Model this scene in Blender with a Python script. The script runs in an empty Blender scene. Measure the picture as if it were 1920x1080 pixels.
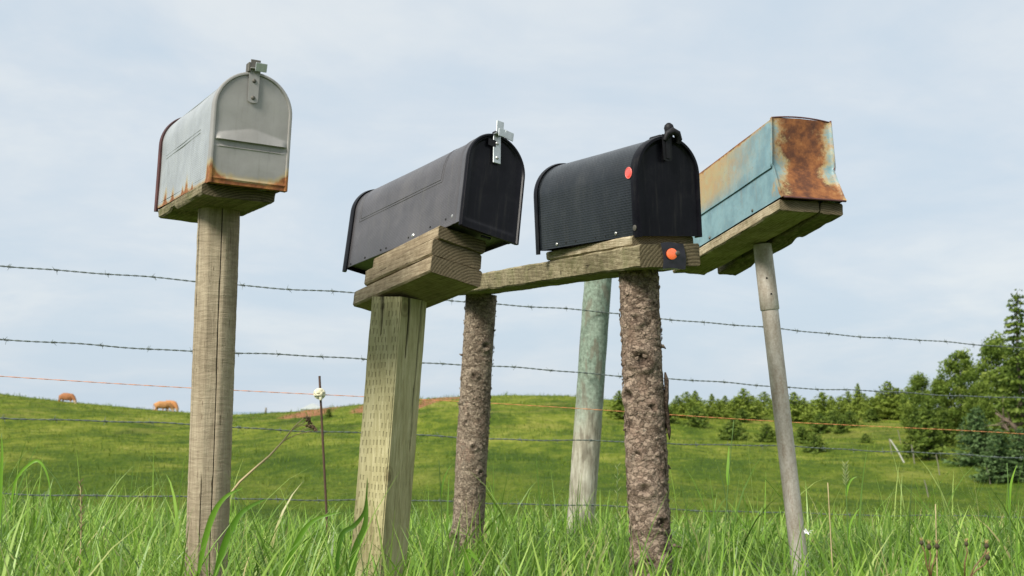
import bpy, math, random
import numpy as np
from mathutils import Vector, Matrix, noise, Euler
R = math.radians
rnd = random.Random(7)
rng = np.random.default_rng(11)
scene = bpy.context.scene
col = scene.collection

# ---------------------------------------------------------------- camera
F_PX, HOR, EYE = 2300.0, 768.0, 0.6          # focal length and horizon row of the 1920-pixel picture
PITCH = math.atan2(HOR - 540, F_PX)
cam = bpy.data.cameras.new('camera')
cam.sensor_width = 36; cam.lens = F_PX / 1920 * 36
cam.clip_start = 0.05; cam.clip_end = 20000
cam.dof.use_dof = True; cam.dof.focus_distance = 2.9; cam.dof.aperture_fstop = 10.0
co = bpy.data.objects.new('camera', cam); col.objects.link(co)
co.location = (0, 0, EYE); co.rotation_euler = (R(90) + PITCH, 0, 0)
scene.camera = co

# ---------------------------------------------------------------- node helper
def NT(m):
    m.use_nodes = True; nt = m.node_tree; nt.nodes.clear(); return nt
class G:
    def __init__(s, nt): s.nt = nt
    def n(s, t, **k):
        nd = s.nt.nodes.new(t)
        for a, v in k.items(): setattr(nd, a, v)
        return nd
    def set(s, nd, name, v):
        i = nd.inputs[name]
        if isinstance(v, bpy.types.NodeSocket): s.nt.links.new(v, i)
        elif v is not None: i.default_value = v
    def math(s, op, a, b=None, c=None, clamp=False):
        nd = s.n('ShaderNodeMath', operation=op, use_clamp=clamp)
        for i, v in enumerate((a, b, c)):
            if v is not None: s.set(nd, i, v)
        return nd.outputs[0]
    def vmath(s, op, a, b=None):
        nd = s.n('ShaderNodeVectorMath', operation=op)
        s.set(nd, 0, a)
        if b is not None: s.set(nd, 1, b)
        return nd.outputs[0]
    def noise(s, vec, scale, detail=4, rough=.55, dist=0.0, out=0):
        nd = s.n('ShaderNodeTexNoise'); s.set(nd, 'Vector', vec); s.set(nd, 'Scale', scale)
        s.set(nd, 'Detail', detail); s.set(nd, 'Roughness', rough); s.set(nd, 'Distortion', dist)
        return nd.outputs[out]
    def voro(s, vec, scale, feature='F1', rnd_=1.0, out=0):
        nd = s.n('ShaderNodeTexVoronoi', feature=feature); s.set(nd, 'Vector', vec); s.set(nd, 'Scale', scale)
        s.set(nd, 'Randomness', rnd_); return nd.outputs[out]
    def ramp(s, fac, stops, interp='LINEAR'):
        nd = s.n('ShaderNodeValToRGB'); s.set(nd, 0, fac); cr = nd.color_ramp; cr.interpolation = interp
        while len(cr.elements) > 1: cr.elements.remove(cr.elements[-1])
        for i, (p, c) in enumerate(stops):
            e = cr.elements[0] if i == 0 else cr.elements.new(p)
            e.position = p; e.color = (*c, 1) if len(c) == 3 else c
        return nd.outputs[0]
    def mix(s, f, a, b, bt='MIX'):
        nd = s.n('ShaderNodeMix', data_type='RGBA', blend_type=bt)
        s.set(nd, 0, f); 
        for k, v in ((6, a), (7, b)):
            if isinstance(v, tuple) and len(v) == 3: v = (*v, 1)
            s.set(nd, k, v)
        return nd.outputs[2]
    def sm(s, x, a, b):
        nd = s.n('ShaderNodeMapRange', interpolation_type='SMOOTHSTEP'); s.set(nd, 0, x); s.set(nd, 1, a); s.set(nd, 2, b)
        return nd.outputs[0]
    def attr(s, name, out='Fac'): return s.n('ShaderNodeAttribute', attribute_name=name).outputs[out]
    def obj(s): return s.n('ShaderNodeTexCoord').outputs['Object']
    def scl(s, v, k): return s.vmath('MULTIPLY', v, k)
    def bump(s, h, strength=.5, dist=.002, normal=None):
        nd = s.n('ShaderNodeBump'); s.set(nd, 'Height', h); s.set(nd, 'Strength', strength); s.set(nd, 'Distance', dist)
        if normal is not None: s.set(nd, 'Normal', normal)
        return nd.outputs[0]
    def out(s, color, rough=.7, metal=0.0, normal=None, spec=.5, trans=None, coat=None, emis=None):
        p = s.n('ShaderNodeBsdfPrincipled')
        if isinstance(color, tuple): color = (*color, 1)
        s.set(p, 'Base Color', color); s.set(p, 'Roughness', rough); s.set(p, 'Metallic', metal)
        s.set(p, 'Specular IOR Level', spec)
        if coat: s.set(p, 'Coat Weight', coat); s.set(p, 'Coat Roughness', .25)
        if normal is not None: s.set(p, 'Normal', normal)
        sh = p.outputs[0]
        if trans is not None:
            t = s.n('ShaderNodeBsdfTranslucent'); s.set(t, 'Color', color)
            mx = s.n('ShaderNodeMixShader'); s.set(mx, 0, trans); s.nt.links.new(sh, mx.inputs[1]); s.nt.links.new(t.outputs[0], mx.inputs[2])
            sh = mx.outputs[0]
        o = s.n('ShaderNodeOutputMaterial'); s.nt.links.new(sh, o.inputs[0])
def mat(name):
    m = bpy.data.materials.new(name); return m, G(NT(m))

# ---------------------------------------------------------------- world and sun
SUN_DIR = Vector((-.50, -.60, .66)).normalized()
SUN_EL = math.asin(SUN_DIR.z); SUN_AZ = math.atan2(SUN_DIR.x, SUN_DIR.y)
w = bpy.data.worlds.new('World'); scene.world = w; w.use_nodes = True
g = G(w.node_tree); w.node_tree.nodes.clear()
sky = g.n('ShaderNodeTexSky', sky_type='NISHITA', sun_disc=False)
sky.sun_elevation = SUN_EL; sky.sun_rotation = SUN_AZ; sky.air_density = 1.0; sky.dust_density = 1.5; sky.ozone_density = 2.0
d = g.n('ShaderNodeTexCoord').outputs['Generated']
sep = g.n('ShaderNodeSeparateXYZ'); g.set(sep, 0, d)
zz = g.math('ADD', g.math('MAXIMUM', sep.outputs[2], 0.0), .22)
cv = g.n('ShaderNodeCombineXYZ'); g.set(cv, 0, g.math('DIVIDE', sep.outputs[0], zz)); g.set(cv, 1, g.math('DIVIDE', sep.outputs[1], zz))
n1 = g.noise(cv.outputs[0], 1.15, 6, .58, .5)
n2 = g.noise(cv.outputs[0], 4.5, 5, .6, .3)
cl = g.math('ADD', g.math('ADD', g.math('MULTIPLY', n1, .78), g.math('MULTIPLY', n2, .22)), g.math('MULTIPLY', g.math('SUBTRACT', sep.outputs[2], .17), .35))
cloud = g.ramp(g.sm(cl, .34, .70), [(0, (4.45, 5.25, 6.0)), (.5, (5.05, 5.62, 6.15)), (1, (5.85, 6.20, 6.40))])
skyc = g.mix(.93, sky.outputs[0], cloud)
bg = g.n('ShaderNodeBackground'); g.set(bg, 0, skyc); g.set(bg, 1, .1)
wo = g.n('ShaderNodeOutputWorld'); w.node_tree.links.new(bg.outputs[0], wo.inputs[0])
sl = bpy.data.lights.new('sun', 'SUN'); sl.energy = 4.2; sl.angle = R(20); sl.color = (1, .95, .86)
so = bpy.data.objects.new('sun', sl); col.objects.link(so); so.location = (-10, -8, 14)
so.rotation_euler = SUN_DIR.to_track_quat('Z', 'Y').to_euler()
scene.view_settings.view_transform = 'Standard'; scene.view_settings.look = 'None'
scene.view_settings.exposure = .45; scene.view_settings.gamma = 1.0
scene.render.engine = 'CYCLES'

# ---------------------------------------------------------------- object helpers
def tag(o, label=None, cat=None, group=None, kind=None):
    if label: o['label'] = label
    if cat: o['category'] = cat
    if group: o['group'] = group
    if kind: o['kind'] = kind
    return o
def empty(name, loc, M=None, **k):
    o = bpy.data.objects.new(name, None); col.objects.link(o); o.empty_display_size = .1
    o.location = loc
    if M is not None: o.rotation_euler = M.to_euler('XYZ')
    return tag(o, **k)
class MB:
    def __init__(s): s.v = []; s.f = []; s.a = {}
    def add(s, vs, fs):
        b = len(s.v); s.v += [tuple(v) for v in vs]; s.f += [tuple(i + b for i in f) for f in fs]; return b
    def box(s, x0, x1, y0, y1, z0, z1, M=None, bev=0.0):
        if bev > 0:      # chamfered box
            b = bev; vs = []
            for X, sx in ((x0, 1), (x1, -1)):
                for Y, sy in ((y0, 1), (y1, -1)):
                    for Z, sz in ((z0, 1), (z1, -1)):
                        vs += [(X, Y + sy*b, Z + sz*b), (X + sx*b, Y, Z + sz*b), (X + sx*b, Y + sy*b, Z)]
            def I(i, j, k, c): return ((i*2 + j)*2 + k)*3 + c
            fs = []
            for i in (0, 1):
                q = [I(i, 0, 0, 0), I(i, 0, 1, 0), I(i, 1, 1, 0), I(i, 1, 0, 0)]; fs.append(q if i == 0 else q[::-1])
                q = [I(0, i, 0, 1), I(1, i, 0, 1), I(1, i, 1, 1), I(0, i, 1, 1)]; fs.append(q if i == 0 else q[::-1])
                q = [I(0, 0, i, 2), I(0, 1, i, 2), I(1, 1, i, 2), I(1, 0, i, 2)]; fs.append(q if i == 0 else q[::-1])
            for i in (0, 1):
                for j in (0, 1):
                    fs.append([I(i, j, 0, 0), I(i, j, 1, 0), I(i, j, 1, 1), I(i, j, 0, 1)])
                    fs.append([I(i, 0, j, 0), I(i, 1, j, 0), I(i, 1, j, 2), I(i, 0, j, 2)])
                    fs.append([I(0, i, j, 1), I(1, i, j, 1), I(1, i, j, 2), I(0, i, j, 2)])
                    for k in (0, 1): fs.append([I(i, j, k, 0), I(i, j, k, 1), I(i, j, k, 2)])
        else:
            vs = [(x, y, z) for x in (x0, x1) for y in (y0, y1) for z in (z0, z1)]
            fs = [(0, 1, 3, 2), (4, 6, 7, 5), (0, 4, 5, 1), (2, 3, 7, 6), (0, 2, 6, 4), (1, 5, 7, 3)]
        if M is not None: vs = [M @ Vector(v) for v in vs]
        s.add(vs, fs)
    def tube(s, pts, r, n=8, cap=True):
        pts = [Vector(p) for p in pts]; m = len(pts)
        rs = r if isinstance(r, (list, tuple)) else [r]*m
        vs = []; u = None
        for i, p in enumerate(pts):
            t = (pts[min(i+1, m-1)] - pts[max(i-1, 0)]).normalized()
            if u is None:
                u = t.orthogonal().normalized()
            u = (u - t*u.dot(t)).normalized(); v = t.cross(u)
            for k in range(n):
                a = 2*math.pi*k/n; vs.append(p + (u*math.cos(a) + v*math.sin(a))*rs[i])
        fs = [(i*n+k, i*n+(k+1) % n, (i+1)*n+(k+1) % n, (i+1)*n+k) for i in range(m-1) for k in range(n)]
        if cap: fs += [tuple(range(n))[::-1], tuple(range((m-1)*n, m*n))]
        s.add(vs, fs)
    def disc(s, c, nrm, r, h, n=16, dome=0.0):      # short cylinder with optional domed top
        c = Vector(c); nrm = Vector(nrm).normalized(); u = nrm.orthogonal().normalized(); v = nrm.cross(u)
        rings = [(r, 0), (r, h)] + ([(r*.8, h+dome*.6), (r*.45, h+dome*.95)] if dome else [])
        vs = [c + nrm*z + (u*math.cos(2*math.pi*k/n) + v*math.sin(2*math.pi*k/n))*q for q, z in rings for k in range(n)]
        m = len(rings); fs = [(i*n+k, i*n+(k+1) % n, (i+1)*n+(k+1) % n, (i+1)*n+k) for i in range(m-1) for k in range(n)]
        fs += [tuple(range(n))[::-1], tuple(range((m-1)*n, m*n))]
        s.add(vs, fs)
    def build(s, name, m, parent=None, smooth=False, angle=None):
        me = bpy.data.meshes.new(name); me.from_pydata(s.v, [], s.f); me.validate(); me.update()
        for k, vals in s.a.items():
            at = me.attributes.new(k, 'FLOAT', 'POINT'); at.data.foreach_set('value', np.asarray(vals, np.float32))
        if m: me.materials.append(m)
        if smooth: me.polygons.foreach_set('use_smooth', [True]*len(me.polygons))
        if angle is not None: me.set_sharp_from_angle(angle=R(angle))
        o = bpy.data.objects.new(name, me); col.objects.link(o)
        if parent: o.parent = parent
        return o
def grid_faces(nu, nv, wrap=False):      # nu points in each of nv rows
    return [(j*nu+i, j*nu+(i+1) % nu, (j+1)*nu+(i+1) % nu, (j+1)*nu+i) for j in range(nv-1) for i in range(nu if wrap else nu-1)]
def np_mesh(name, V, Q, m, attrs={}, smooth=False, parent=None):
    me = bpy.data.meshes.new(name); k = Q.shape[1]
    me.vertices.add(len(V)); me.vertices.foreach_set('co', V.astype(np.float32).ravel())
    me.loops.add(Q.size); me.loops.foreach_set('vertex_index', Q.astype(np.int32).ravel())
    me.polygons.add(len(Q)); me.polygons.foreach_set('loop_start', np.arange(0, Q.size, k, dtype=np.int32))
    me.polygons.foreach_set('loop_total', np.full(len(Q), k, np.int32))
    if smooth: me.polygons.foreach_set('use_smooth', np.ones(len(Q), bool))
    me.update(calc_edges=True)
    for a, vals in attrs.items():
        at = me.attributes.new(a, 'FLOAT', 'POINT'); at.data.foreach_set('value', np.asarray(vals, np.float32))
    me.materials.append(m)
    o = bpy.data.objects.new(name, me); col.objects.link(o); o.parent = parent
    return o
def ray(px, py):
    a = PITCH; v = (540 - py)/F_PX
    return Vector(((px-960)/F_PX, math.cos(a) - math.sin(a)*v, math.sin(a) + math.cos(a)*v))
def at(px, py, Y):
    dd = ray(px, py); return dd*(Y/dd.y) + Vector((0, 0, EYE))

# ---------------------------------------------------------------- terrain
CREST_PX = [-900, -300, 0, 115, 300, 420, 470, 560, 620, 680, 760, 830, 950, 1060, 1150, 1300, 1500, 1620, 1750, 1920, 2600, 3400]
CREST_PY = [700, 718, 738, 752, 769, 778, 776, 771, 764, 758, 751, 745, 741, 742, 750, 768, 782, 775, 770, 762, 745, 740]
PROF_Y = np.array([-400, -60, -8, 0, 3, 5.5, 7.5, 10, 15, 25, 45, 75, 110, 150.])
PROF_Z = np.array([0, 0, 0, 0, 0, -.03, -.2, -.62, -1.5, -2.7, -2.75, -2.35, -1.15])
YC = 150.0
def terrain_z(x, y):
    x = np.asarray(x, float); y = np.asarray(y, float)
    px = 960 + F_PX*x/np.maximum(y, 12)
    zc = EYE + (HOR - np.interp(px, CREST_PX, CREST_PY))/F_PX*YC
    zb = np.interp(y, PROF_Y[:-1], PROF_Z)
    t = np.clip((y-110)/40, 0, 1)
    t2 = t*(1.6-.6*t)                                # rises then levels towards the crest
    side = np.interp(y, [45, 75, 110], [0, .35, 1])    # left half of the pasture follows the crest's height
    tilt = (zc - np.interp(960, CREST_PX, CREST_PY)*0 - 2.0)*.45*np.clip(side, 0, 1)
    z = zb + tilt*(y < 150)
    z110 = -1.15 + (zc-2.0)*.45
    z = np.where(y > 110, z110 + (zc - z110)*t2, z)
    far = np.clip(y-150, 0, None)
    z = np.where(y > 150, zc - .0016*far**2*np.exp(-far/140) - far*.03, z)
    z = np.where((y > 4) & (y < 45), z - .02*x*np.interp(y, [4, 7, 20, 45], [0, 1, 1, 0]), z)
    z = z + np.interp(y, [8, 20, 60, 140, 150, 200], [0, .12, .16, .05, .0, .5])*(np.sin(x*.31+y*.13)+np.sin(x*.11-y*.21+2)+.6*np.sin(x*.73+y*.5))
    z = z + .012*(np.sin(x*5+y*3)+np.sin(y*7-x*2))
    return z
def ground_at(px, py, y0=20., y1=149.5):
    ys = np.arange(y0, y1, .25); xs = (px-960)/F_PX*ys
    pz = HOR - (terrain_z(xs, ys)-EYE)/ys*F_PX
    i = int(np.argmin(np.abs(pz-py) + (ys < 40)*5)); return Vector((xs[i], ys[i], float(terrain_z(xs[i], ys[i]))))
def axis(parts):
    out = []
    for a, b, s in parts: out += list(np.arange(a, b, s))
    return np.array(out + [parts[-1][1]])
gx = axis([(-1500, -300, 60), (-300, -90, 10), (-90, -12, .8), (-12, 12, .4), (12, 90, .8), (90, 300, 10), (300, 1500, 60)])
gy = axis([(-400, -20, 20), (-20, 0, 2), (0, 14, .35), (14, 50, .9), (50, 156, .7), (156, 200, 3), (200, 900, 20)])
X, Y = np.meshgrid(gx, gy); Z = terrain_z(X, Y)
PXg = 960 + F_PX*X/np.maximum(Y, 12); PYg = HOR - (Z-EYE)/np.maximum(Y, 12)*F_PX
def sstep(x, a, b):
    t = np.clip((x-a)/(b-a), 0, 1); return t*t*(3-2*t)
# bare reddish earth: a bank under the crest and a scrape on its right shoulder (world co-ordinates)
wob = .5*np.sin(X*.9)+.4*np.sin(X*.37+1)+.3*np.sin(Y*.8+X*.3)
dirt = sstep(X, -31, -27)*(1-sstep(X, -13.5, -11))*sstep(Y + wob*2, 128, 133)*(Y < 152)
ddx = X - (-9.2 + (Y-138)*.16)
dirt2 = np.exp(-((ddx-wob*.4)/1.5)**2)*sstep(Y, 121, 128)*(1-sstep(Y, 146, 149)) + .8*np.exp(-((X+8)/2.6)**2)*sstep(Y, 138, 142)*(Y < 149)
dirt = np.clip(dirt*(.62+.38*np.sin(X*.8+1)) + dirt2, 0, 1)*1.0
nx, ny = len(gx), len(gy)
V = np.stack([X.ravel(), Y.ravel(), Z.ravel()], 1)
i0 = (np.arange(ny-1)[:, None]*nx + np.arange(nx-1)[None]).ravel()
Q = np.stack([i0, i0+1, i0+nx+1, i0+nx], 1)
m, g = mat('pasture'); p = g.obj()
a1 = g.noise(g.scl(p, (1, .45, 1)), .16, 5, .6, .4); a2 = g.noise(g.scl(p, (1, .5, 1)), .9, 5, .65); a3 = g.noise(g.scl(p, (1, .6, 1)), 5, 4, .7)
f = g.math('ADD', g.math('ADD', g.math('MULTIPLY', a1, .52), g.math('MULTIPLY', a2, .36)), g.math('MULTIPLY', a3, .20))
sy = g.n('ShaderNodeSeparateXYZ'); g.set(sy, 0, p)
dry = g.math('MULTIPLY', g.sm(g.math('ADD', g.math('MULTIPLY', g.sm(sy.outputs[0], 5, 45), .09), g.noise(g.scl(p, (.5, 1, 1)), .35, 4, .6)), .5, .7), g.sm(sy.outputs[1], 70, 140))
c = g.ramp(f, [(.41, (.036, .070, .008)), (.50, (.090, .140, .013)), (.57, (.175, .218, .022)), (.66, (.30, .31, .06))])
c = g.mix(g.math('MULTIPLY', dry, .7), c, (.26, .245, .060))
sp5 = g.sm(g.voro(g.vmath('ADD', g.scl(p, (1, .5, 1)), g.scl(g.noise(p, 1.2, 3, .6, 0, 1), (.8, .8, .8))), .75), .34, .12)
c = g.mix(g.math('MULTIPLY', g.math('MULTIPLY', sp5, g.sm(a1, .42, .58)), .55), c, (.045, .075, .014))
soil = g.ramp(g.noise(p, 1.3, 6, .7), [(.35, (.20, .09, .04)), (.55, (.38, .18, .09)), (.7, (.50, .31, .19))])
c = g.mix(g.math('MULTIPLY', g.sm(g.math('ADD', sy.outputs[1], g.math('MULTIPLY', g.math('SUBTRACT', a1, .5), 90)), 100, 55), .55), c, g.ramp(a3, [(.35, (.028, .068, .006)), (.65, (.075, .138, .010))]))  # darker green down in the dip: cloud shade mixed into the pasture colour
dm = g.sm(g.math('ADD', g.attr('dirt'), g.math('MULTIPLY', g.math('SUBTRACT', g.noise(p, .9, 5, .7), .5), 1.1)), .38, .62)
c = g.mix(dm, c, soil)
g.out(c, .95, spec=.1, normal=g.bump(g.math('ADD', a2, a3), 1.0, .35))
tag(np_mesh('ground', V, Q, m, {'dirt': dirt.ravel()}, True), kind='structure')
# sea beyond the hill
m, g = mat('sea_water'); 
g.out((.12, .20, .26), .25, normal=g.bump(g.noise(g.obj(), .05, 4), .4, 1))
b = MB(); b.add([(-9000, -2000, -21), (9000, -2000, -21), (9000, 12000, -21), (-9000, 12000, -21)], [(0, 1, 2, 3)])
tag(b.build('sea', m), kind='structure')

# ---------------------------------------------------------------- materials
def wood_mat(name, cols, grain_axis='y', scale=1.0, ring=60, moss=0.0, rough=.85, crackle=1.0, center=(0.03, 0, -.16)):
    m, g = mat(name); p = g.obj()
    k = {'x': (.05, 1, 1), 'y': (1, .05, 1), 'z': (1, 1, .05)}[grain_axis]
    q = g.scl(p, k)
    qq = g.vmath('SUBTRACT', g.scl(p, {'x': (.13, 1, 1), 'y': (1, .13, 1), 'z': (1, 1, .13)}[grain_axis]), center)
    wv = g.n('ShaderNodeTexWave', wave_type='RINGS', rings_direction=grain_axis.upper(), wave_profile='SAW')
    g.set(wv, 'Vector', qq); g.set(wv, 'Scale', ring*scale); g.set(wv, 'Distortion', 2.2); g.set(wv, 'Detail', 3.0); g.set(wv, 'Detail Scale', 1.6)
    gr = g.noise(q, 260*scale, 5, .7); big = g.noise(p, 9, 4, .6); fib = g.noise(g.scl(p, tuple(1 if a == .05 else 1 for a in k)), 60, 4, .6)
    f = g.math('ADD', g.math('MULTIPLY', wv.outputs[1], .13), g.math('ADD', g.math('MULTIPLY', gr, .50), g.math('MULTIPLY', g.math('ADD', big, g.math('SUBTRACT', fib, .5)), .42)))
    c = g.ramp(f, [(.25, cols[0]), (.48, cols[1]), (.66, cols[2]), (.85, cols[3])])
    crk = g.sm(g.noise(q, 120*scale, 3, .5, .3), .34, .27)
    c = g.mix(g.math('MULTIPLY', crk, .75*crackle), c, tuple(x*.22 for x in cols[0]))
    if moss:
        mm = g.sm(g.noise(p, 22, 5, .65), .46, .68)
        c = g.mix(g.math('MULTIPLY', mm, moss), c, (.085, .10, .028))
    c = g.mix(g.math('MULTIPLY', g.attr('end'), .82), c, g.mix(g.sm(wv.outputs[1], .3, .8), (.055, .042, .022), (.14, .11, .065)))
    nails = g.sm(g.voro(p, 9, out=0), .06, .04)
    c = g.mix(g.math('MULTIPLY', nails, .5), c, (.03, .022, .015))
    h = g.math('SUBTRACT', g.math('ADD', gr, g.math('MULTIPLY', wv.outputs[1], .22)), g.math('MULTIPLY', crk, 1.5*crackle))
    g.out(c, rough, spec=.2, normal=g.bump(g.math('ADD', h, fib), .75, .0022))
    return m
GREY = [(.10, .078, .048), (.23, .185, .115), (.36, .30, .20), (.50, .43, .30)]
W_OLD = wood_mat('mossy_grey_wood', [(.055, .047, .026), (.14, .118, .068), (.27, .23, .15), (.44, .385, .27)], moss=.6)
W_NEW = wood_mat('weathered_fir_wood', [(.12, .088, .054), (.245, .19, .122), (.375, .305, .205), (.51, .43, .305)], ring=48)
W_BEAM = wood_mat('rough_beam_wood', ring=30, cols=[(.07, .06, .035), (.18, .15, .088), (.33, .285, .18), (.50, .45, .31)], moss=.35, scale=1.3)
W_DRY = wood_mat('dry_grey_wood', [(.13, .095, .055), (.32, .26, .165), (.49, .42, .29), (.64, .56, .42)], moss=.25, scale=1.2)
def metal_mat(name, base, dark, rough=.4, metal=0.0, rib=0, rust=False, spec=.5, speck=.0, coat=None, hi=None):
    m, g = mat(name); p = g.obj()
    n = g.noise(p, 14, 5, .6); c = g.mix(g.sm(n, .3, .7), tuple(dark), tuple(base))
    if hi: c = g.mix(g.sm(g.noise(p, 30, 6, .7), .5, .75), c, tuple(hi))
    stv = g.noise(g.scl(p, (1, 1, .09)), 85, 5, .7); c = g.mix(g.math('MULTIPLY', g.sm(stv, .50, .72), .07 if max(base) < .05 else .22), c, (.16, .15, .125))
    blot = g.noise(p, 7, 6, .7); c = g.mix(g.math('MULTIPLY', g.sm(blot, .5, .75), .05 if max(base) < .05 else .12), c, (.20, .185, .15))
    if speck: c = g.mix(g.math('MULTIPLY', g.sm(g.noise(p, 150, 3, .6), .55, .7), speck), c, tuple(x*.5 for x in dark))
    r = g.math('ADD', rough, g.math('MULTIPLY', g.noise(p, 40, 4), .15)); mt = metal
    if rust:
        a = g.attr('rust'); nn = g.noise(g.scl(p, (1, 1, .55)), 75, 6, .7)
        k = g.sm(g.math('ADD', a, g.math('MULTIPLY', g.math('SUBTRACT', nn, .5), .55)), .32, .62)
        halo = g.sm(g.math('ADD', a, g.math('MULTIPLY', g.math('SUBTRACT', nn, .5), .5)), .10, .42)
        rc = g.ramp(g.noise(p, 38, 6, .7), [(.3, (.06, .02, .008)), (.5, (.21, .075, .022)), (.66, (.36, .17, .05)), (.8, (.46, .30, .13))])
        c = g.mix(g.math('MULTIPLY', halo, .7), c, (.42, .32, .13)); c = g.mix(k, c, rc)
        r = g.math('ADD', r, g.math('MULTIPLY', k, .35)); mt = g.math('MULTIPLY', g.math('SUBTRACT', 1, k), metal)
    h = g.noise(p, 60, 3)
    nb = g.bump(h, .12, .001)
    if rib:
        sp = g.n('ShaderNodeSeparateXYZ'); g.set(sp, 0, p)
        # diamond-stamped sheet: rows of small raised dashes running along the box
        v = g.math('MULTIPLY', g.attr('arc'), rib)
        row = g.math('FLOOR', v)
        u = g.math('ADD', g.math('MULTIPLY', sp.outputs[1], rib*.42), g.math('MULTIPLY', row, .5))
        hh = g.math('MULTIPLY', g.math('ABSOLUTE', g.math('SINE', g.math('MULTIPLY', v, math.pi))), g.math('ADD', .55, g.math('MULTIPLY', .45, g.math('ABSOLUTE', g.math('SINE', g.math('MULTIPLY', u, math.pi))))))
        nb = g.bump(hh, .24, .0009, nb)
    g.out(c, r, mt, nb, spec=spec, coat=coat)
    return m
M_GREY = metal_mat('weathered_grey_sheet', (.41, .435, .445), (.32, .34, .35), .36, .3, rib=240, rust=True)
M_GREYD = metal_mat('grey_door_sheet', (.34, .33, .315), (.275, .265, .25), .42, .25, rust=True)
M_RIM = metal_mat('dark_red_rusty_rim', (.10, .03, .028), (.045, .014, .015), .6, 0)
M_CHAR = metal_mat('charcoal_sheet', (.105, .10, .107), (.078, .075, .081), .32, .3, rib=250, spec=.7)
M_BLK = metal_mat('black_gloss_sheet', (.007, .007, .010), (.004, .004, .006), .24, 0, spec=.13)
M_BLKR = metal_mat('black_ribbed_sheet', (.011, .014, .017), (.006, .008, .010), .22, 0, rib=165, spec=.42)
M_BLKP = metal_mat('black_plastic', (.010, .010, .012), (.006, .006, .008), .5, 0, spec=.25)
M_ZINC = metal_mat('zinc_plate', (.50, .54, .54), (.33, .36, .36), .35, .7, hi=(.6, .63, .62))
M_STEEL = metal_mat('bright_screw', (.6, .6, .58), (.4, .4, .38), .3, .8)
M_DIRTY = metal_mat('dull_steel', (.15, .14, .12), (.08, .075, .06), .5, .5)
def flat_mat(name, c, rough=.5, spec=.5, trans=None):
    m, g = mat(name); g.out(tuple(c), rough, spec=spec, trans=trans); return m
m, g = mat('red_reflector'); p = g.obj()
g.out(g.mix(g.sm(g.voro(p, 700), .2, .5), (.80, .035, .03), (.92, .10, .07)), .15, spec=.8, coat=.6); M_RED = m
m, g = mat('orange_reflector'); p = g.obj()
g.out(g.mix(g.sm(g.voro(p, 600), .2, .5), (.85, .09, .02), (.95, .19, .06)), .2, spec=.8, coat=.5); M_ORG = m
M_HOLE = flat_mat('hole_dark', (.004, .004, .004), .9)

# ---------------------------------------------------------------- mailboxes
def rotm(yaw, pit, rol):
    return Matrix.Rotation(yaw, 3, 'Z') @ Matrix.Rotation(pit, 3, 'X') @ Matrix.Rotation(rol, 3, 'Y')
FR = {1: ((-.520, 2.387, 1.041), (27.761, 1.675, 2.174), (.152, .223, .493)),
      2: ((-.052, 2.662, .988), (37.628, -6.691, 11.632), (.152, .226, .494)),
      3: ((.371, 2.869, 1.011), (29.018, 1.716, -3.682), (.176, .231, .463)),
      4: ((.735, 3.049, 1.117), (13.946, -6.22, 1.55), (.163, .22, .62))}
def frame_of(k):
    loc, rot, dim = FR[k]; return Vector(loc), rotm(*[R(a) for a in rot]), dim
def glob(k, p):
    l, M, _ = frame_of(k); return M @ Vector(p) + l
def arc_param(s, W, H):      # point and outward normal at arclength s up from the bottom left
    r = W/2; st = H - r
    if s < st: return (-r, s), (-1, 0)
    if s > st + math.pi*r: return (r, st - (s - st - math.pi*r)), (1, 0)
    a = math.pi - (s-st)/r; return (r*math.cos(a), st + r*math.sin(a)), (math.cos(a), math.sin(a))
def arc_samples(W, H, nside=10, narc=36):
    r = W/2; st = H-r
    return [st*i/nside for i in range(nside)] + [st + math.pi*r*i/narc for i in range(narc)] + [st+math.pi*r+st*i/nside for i in range(nside+1)]
def sweep_arch(b, W, H, sec, closed=True, zmin=0.0, ncap=True):      # section points (outward offset, y) swept round the arch
    S = arc_samples(W, H, 6, 32); n = len(sec); vs = []
    for i, s in enumerate(S):
        (x, z), (nx_, nz_) = arc_param(s, W, H)
        if i == 0 or i == len(S)-1: z = zmin
        vs += [(x + nx_*o, y, z + nz_*o) for o, y in sec]
    fs = [(j*n+i, j*n+(i+1) % n, (j+1)*n+(i+1) % n, (j+1)*n+i) for j in range(len(S)-1) for i in range(n if closed else n-1)]
    if closed: fs += [tuple(range(n)), tuple(range((len(S)-1)*n, len(S)*n))[::-1]]
    b.add(vs, fs)
def half_width(z, W, H):
    r = W/2; st = H-r
    return r if z <= st else math.sqrt(max(r*r-(z-st)**2, 0))
def arch_plate(b, W, H, y, fn=None, nz_=70, nx_=28, flip=False, zmin=0.0, attr=None):
    r = W/2; st = H - r
    zs = [zmin + (st-zmin)*i/(nz_*.6) for i in range(int(nz_*.6))] + [st + r*math.sin(math.pi/2*i/(nz_*.4)) for i in range(int(nz_*.4)+1)]
    vs = []
    for z in zs:
        hw = half_width(z, W, H)
        for i in range(nx_+1):
            x = hw*(2*i/nx_-1); vs.append((x, y + (fn(x, z) if fn else 0), z))
    fs = grid_faces(nx_+1, len(zs))
    if flip: fs = [f[::-1] for f in fs]
    b.add(vs, fs)
    return vs
def ridge(b, W, H, pts, r=.0011, off=.0):      # a stamped raised line following the arched sheet; pts are (arclength, y)
    path = []
    for (s0, y0), (s1, y1) in zip(pts[:-1], pts[1:]):
        n = max(2, int((abs(s1-s0)+abs(y1-y0))/.012))
        for i in range(n): path.append((s0+(s1-s0)*i/n, y0+(y1-y0)*i/n))
    path.append(pts[-1]); P = []
    for s, y in path:
        (x, z), (a, c_) = arc_param(s, W, H); P.append((x+a*off, y, z+c_*off))
    n0 = len(b.v); b.tube(P, r, 6); return n0
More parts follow.
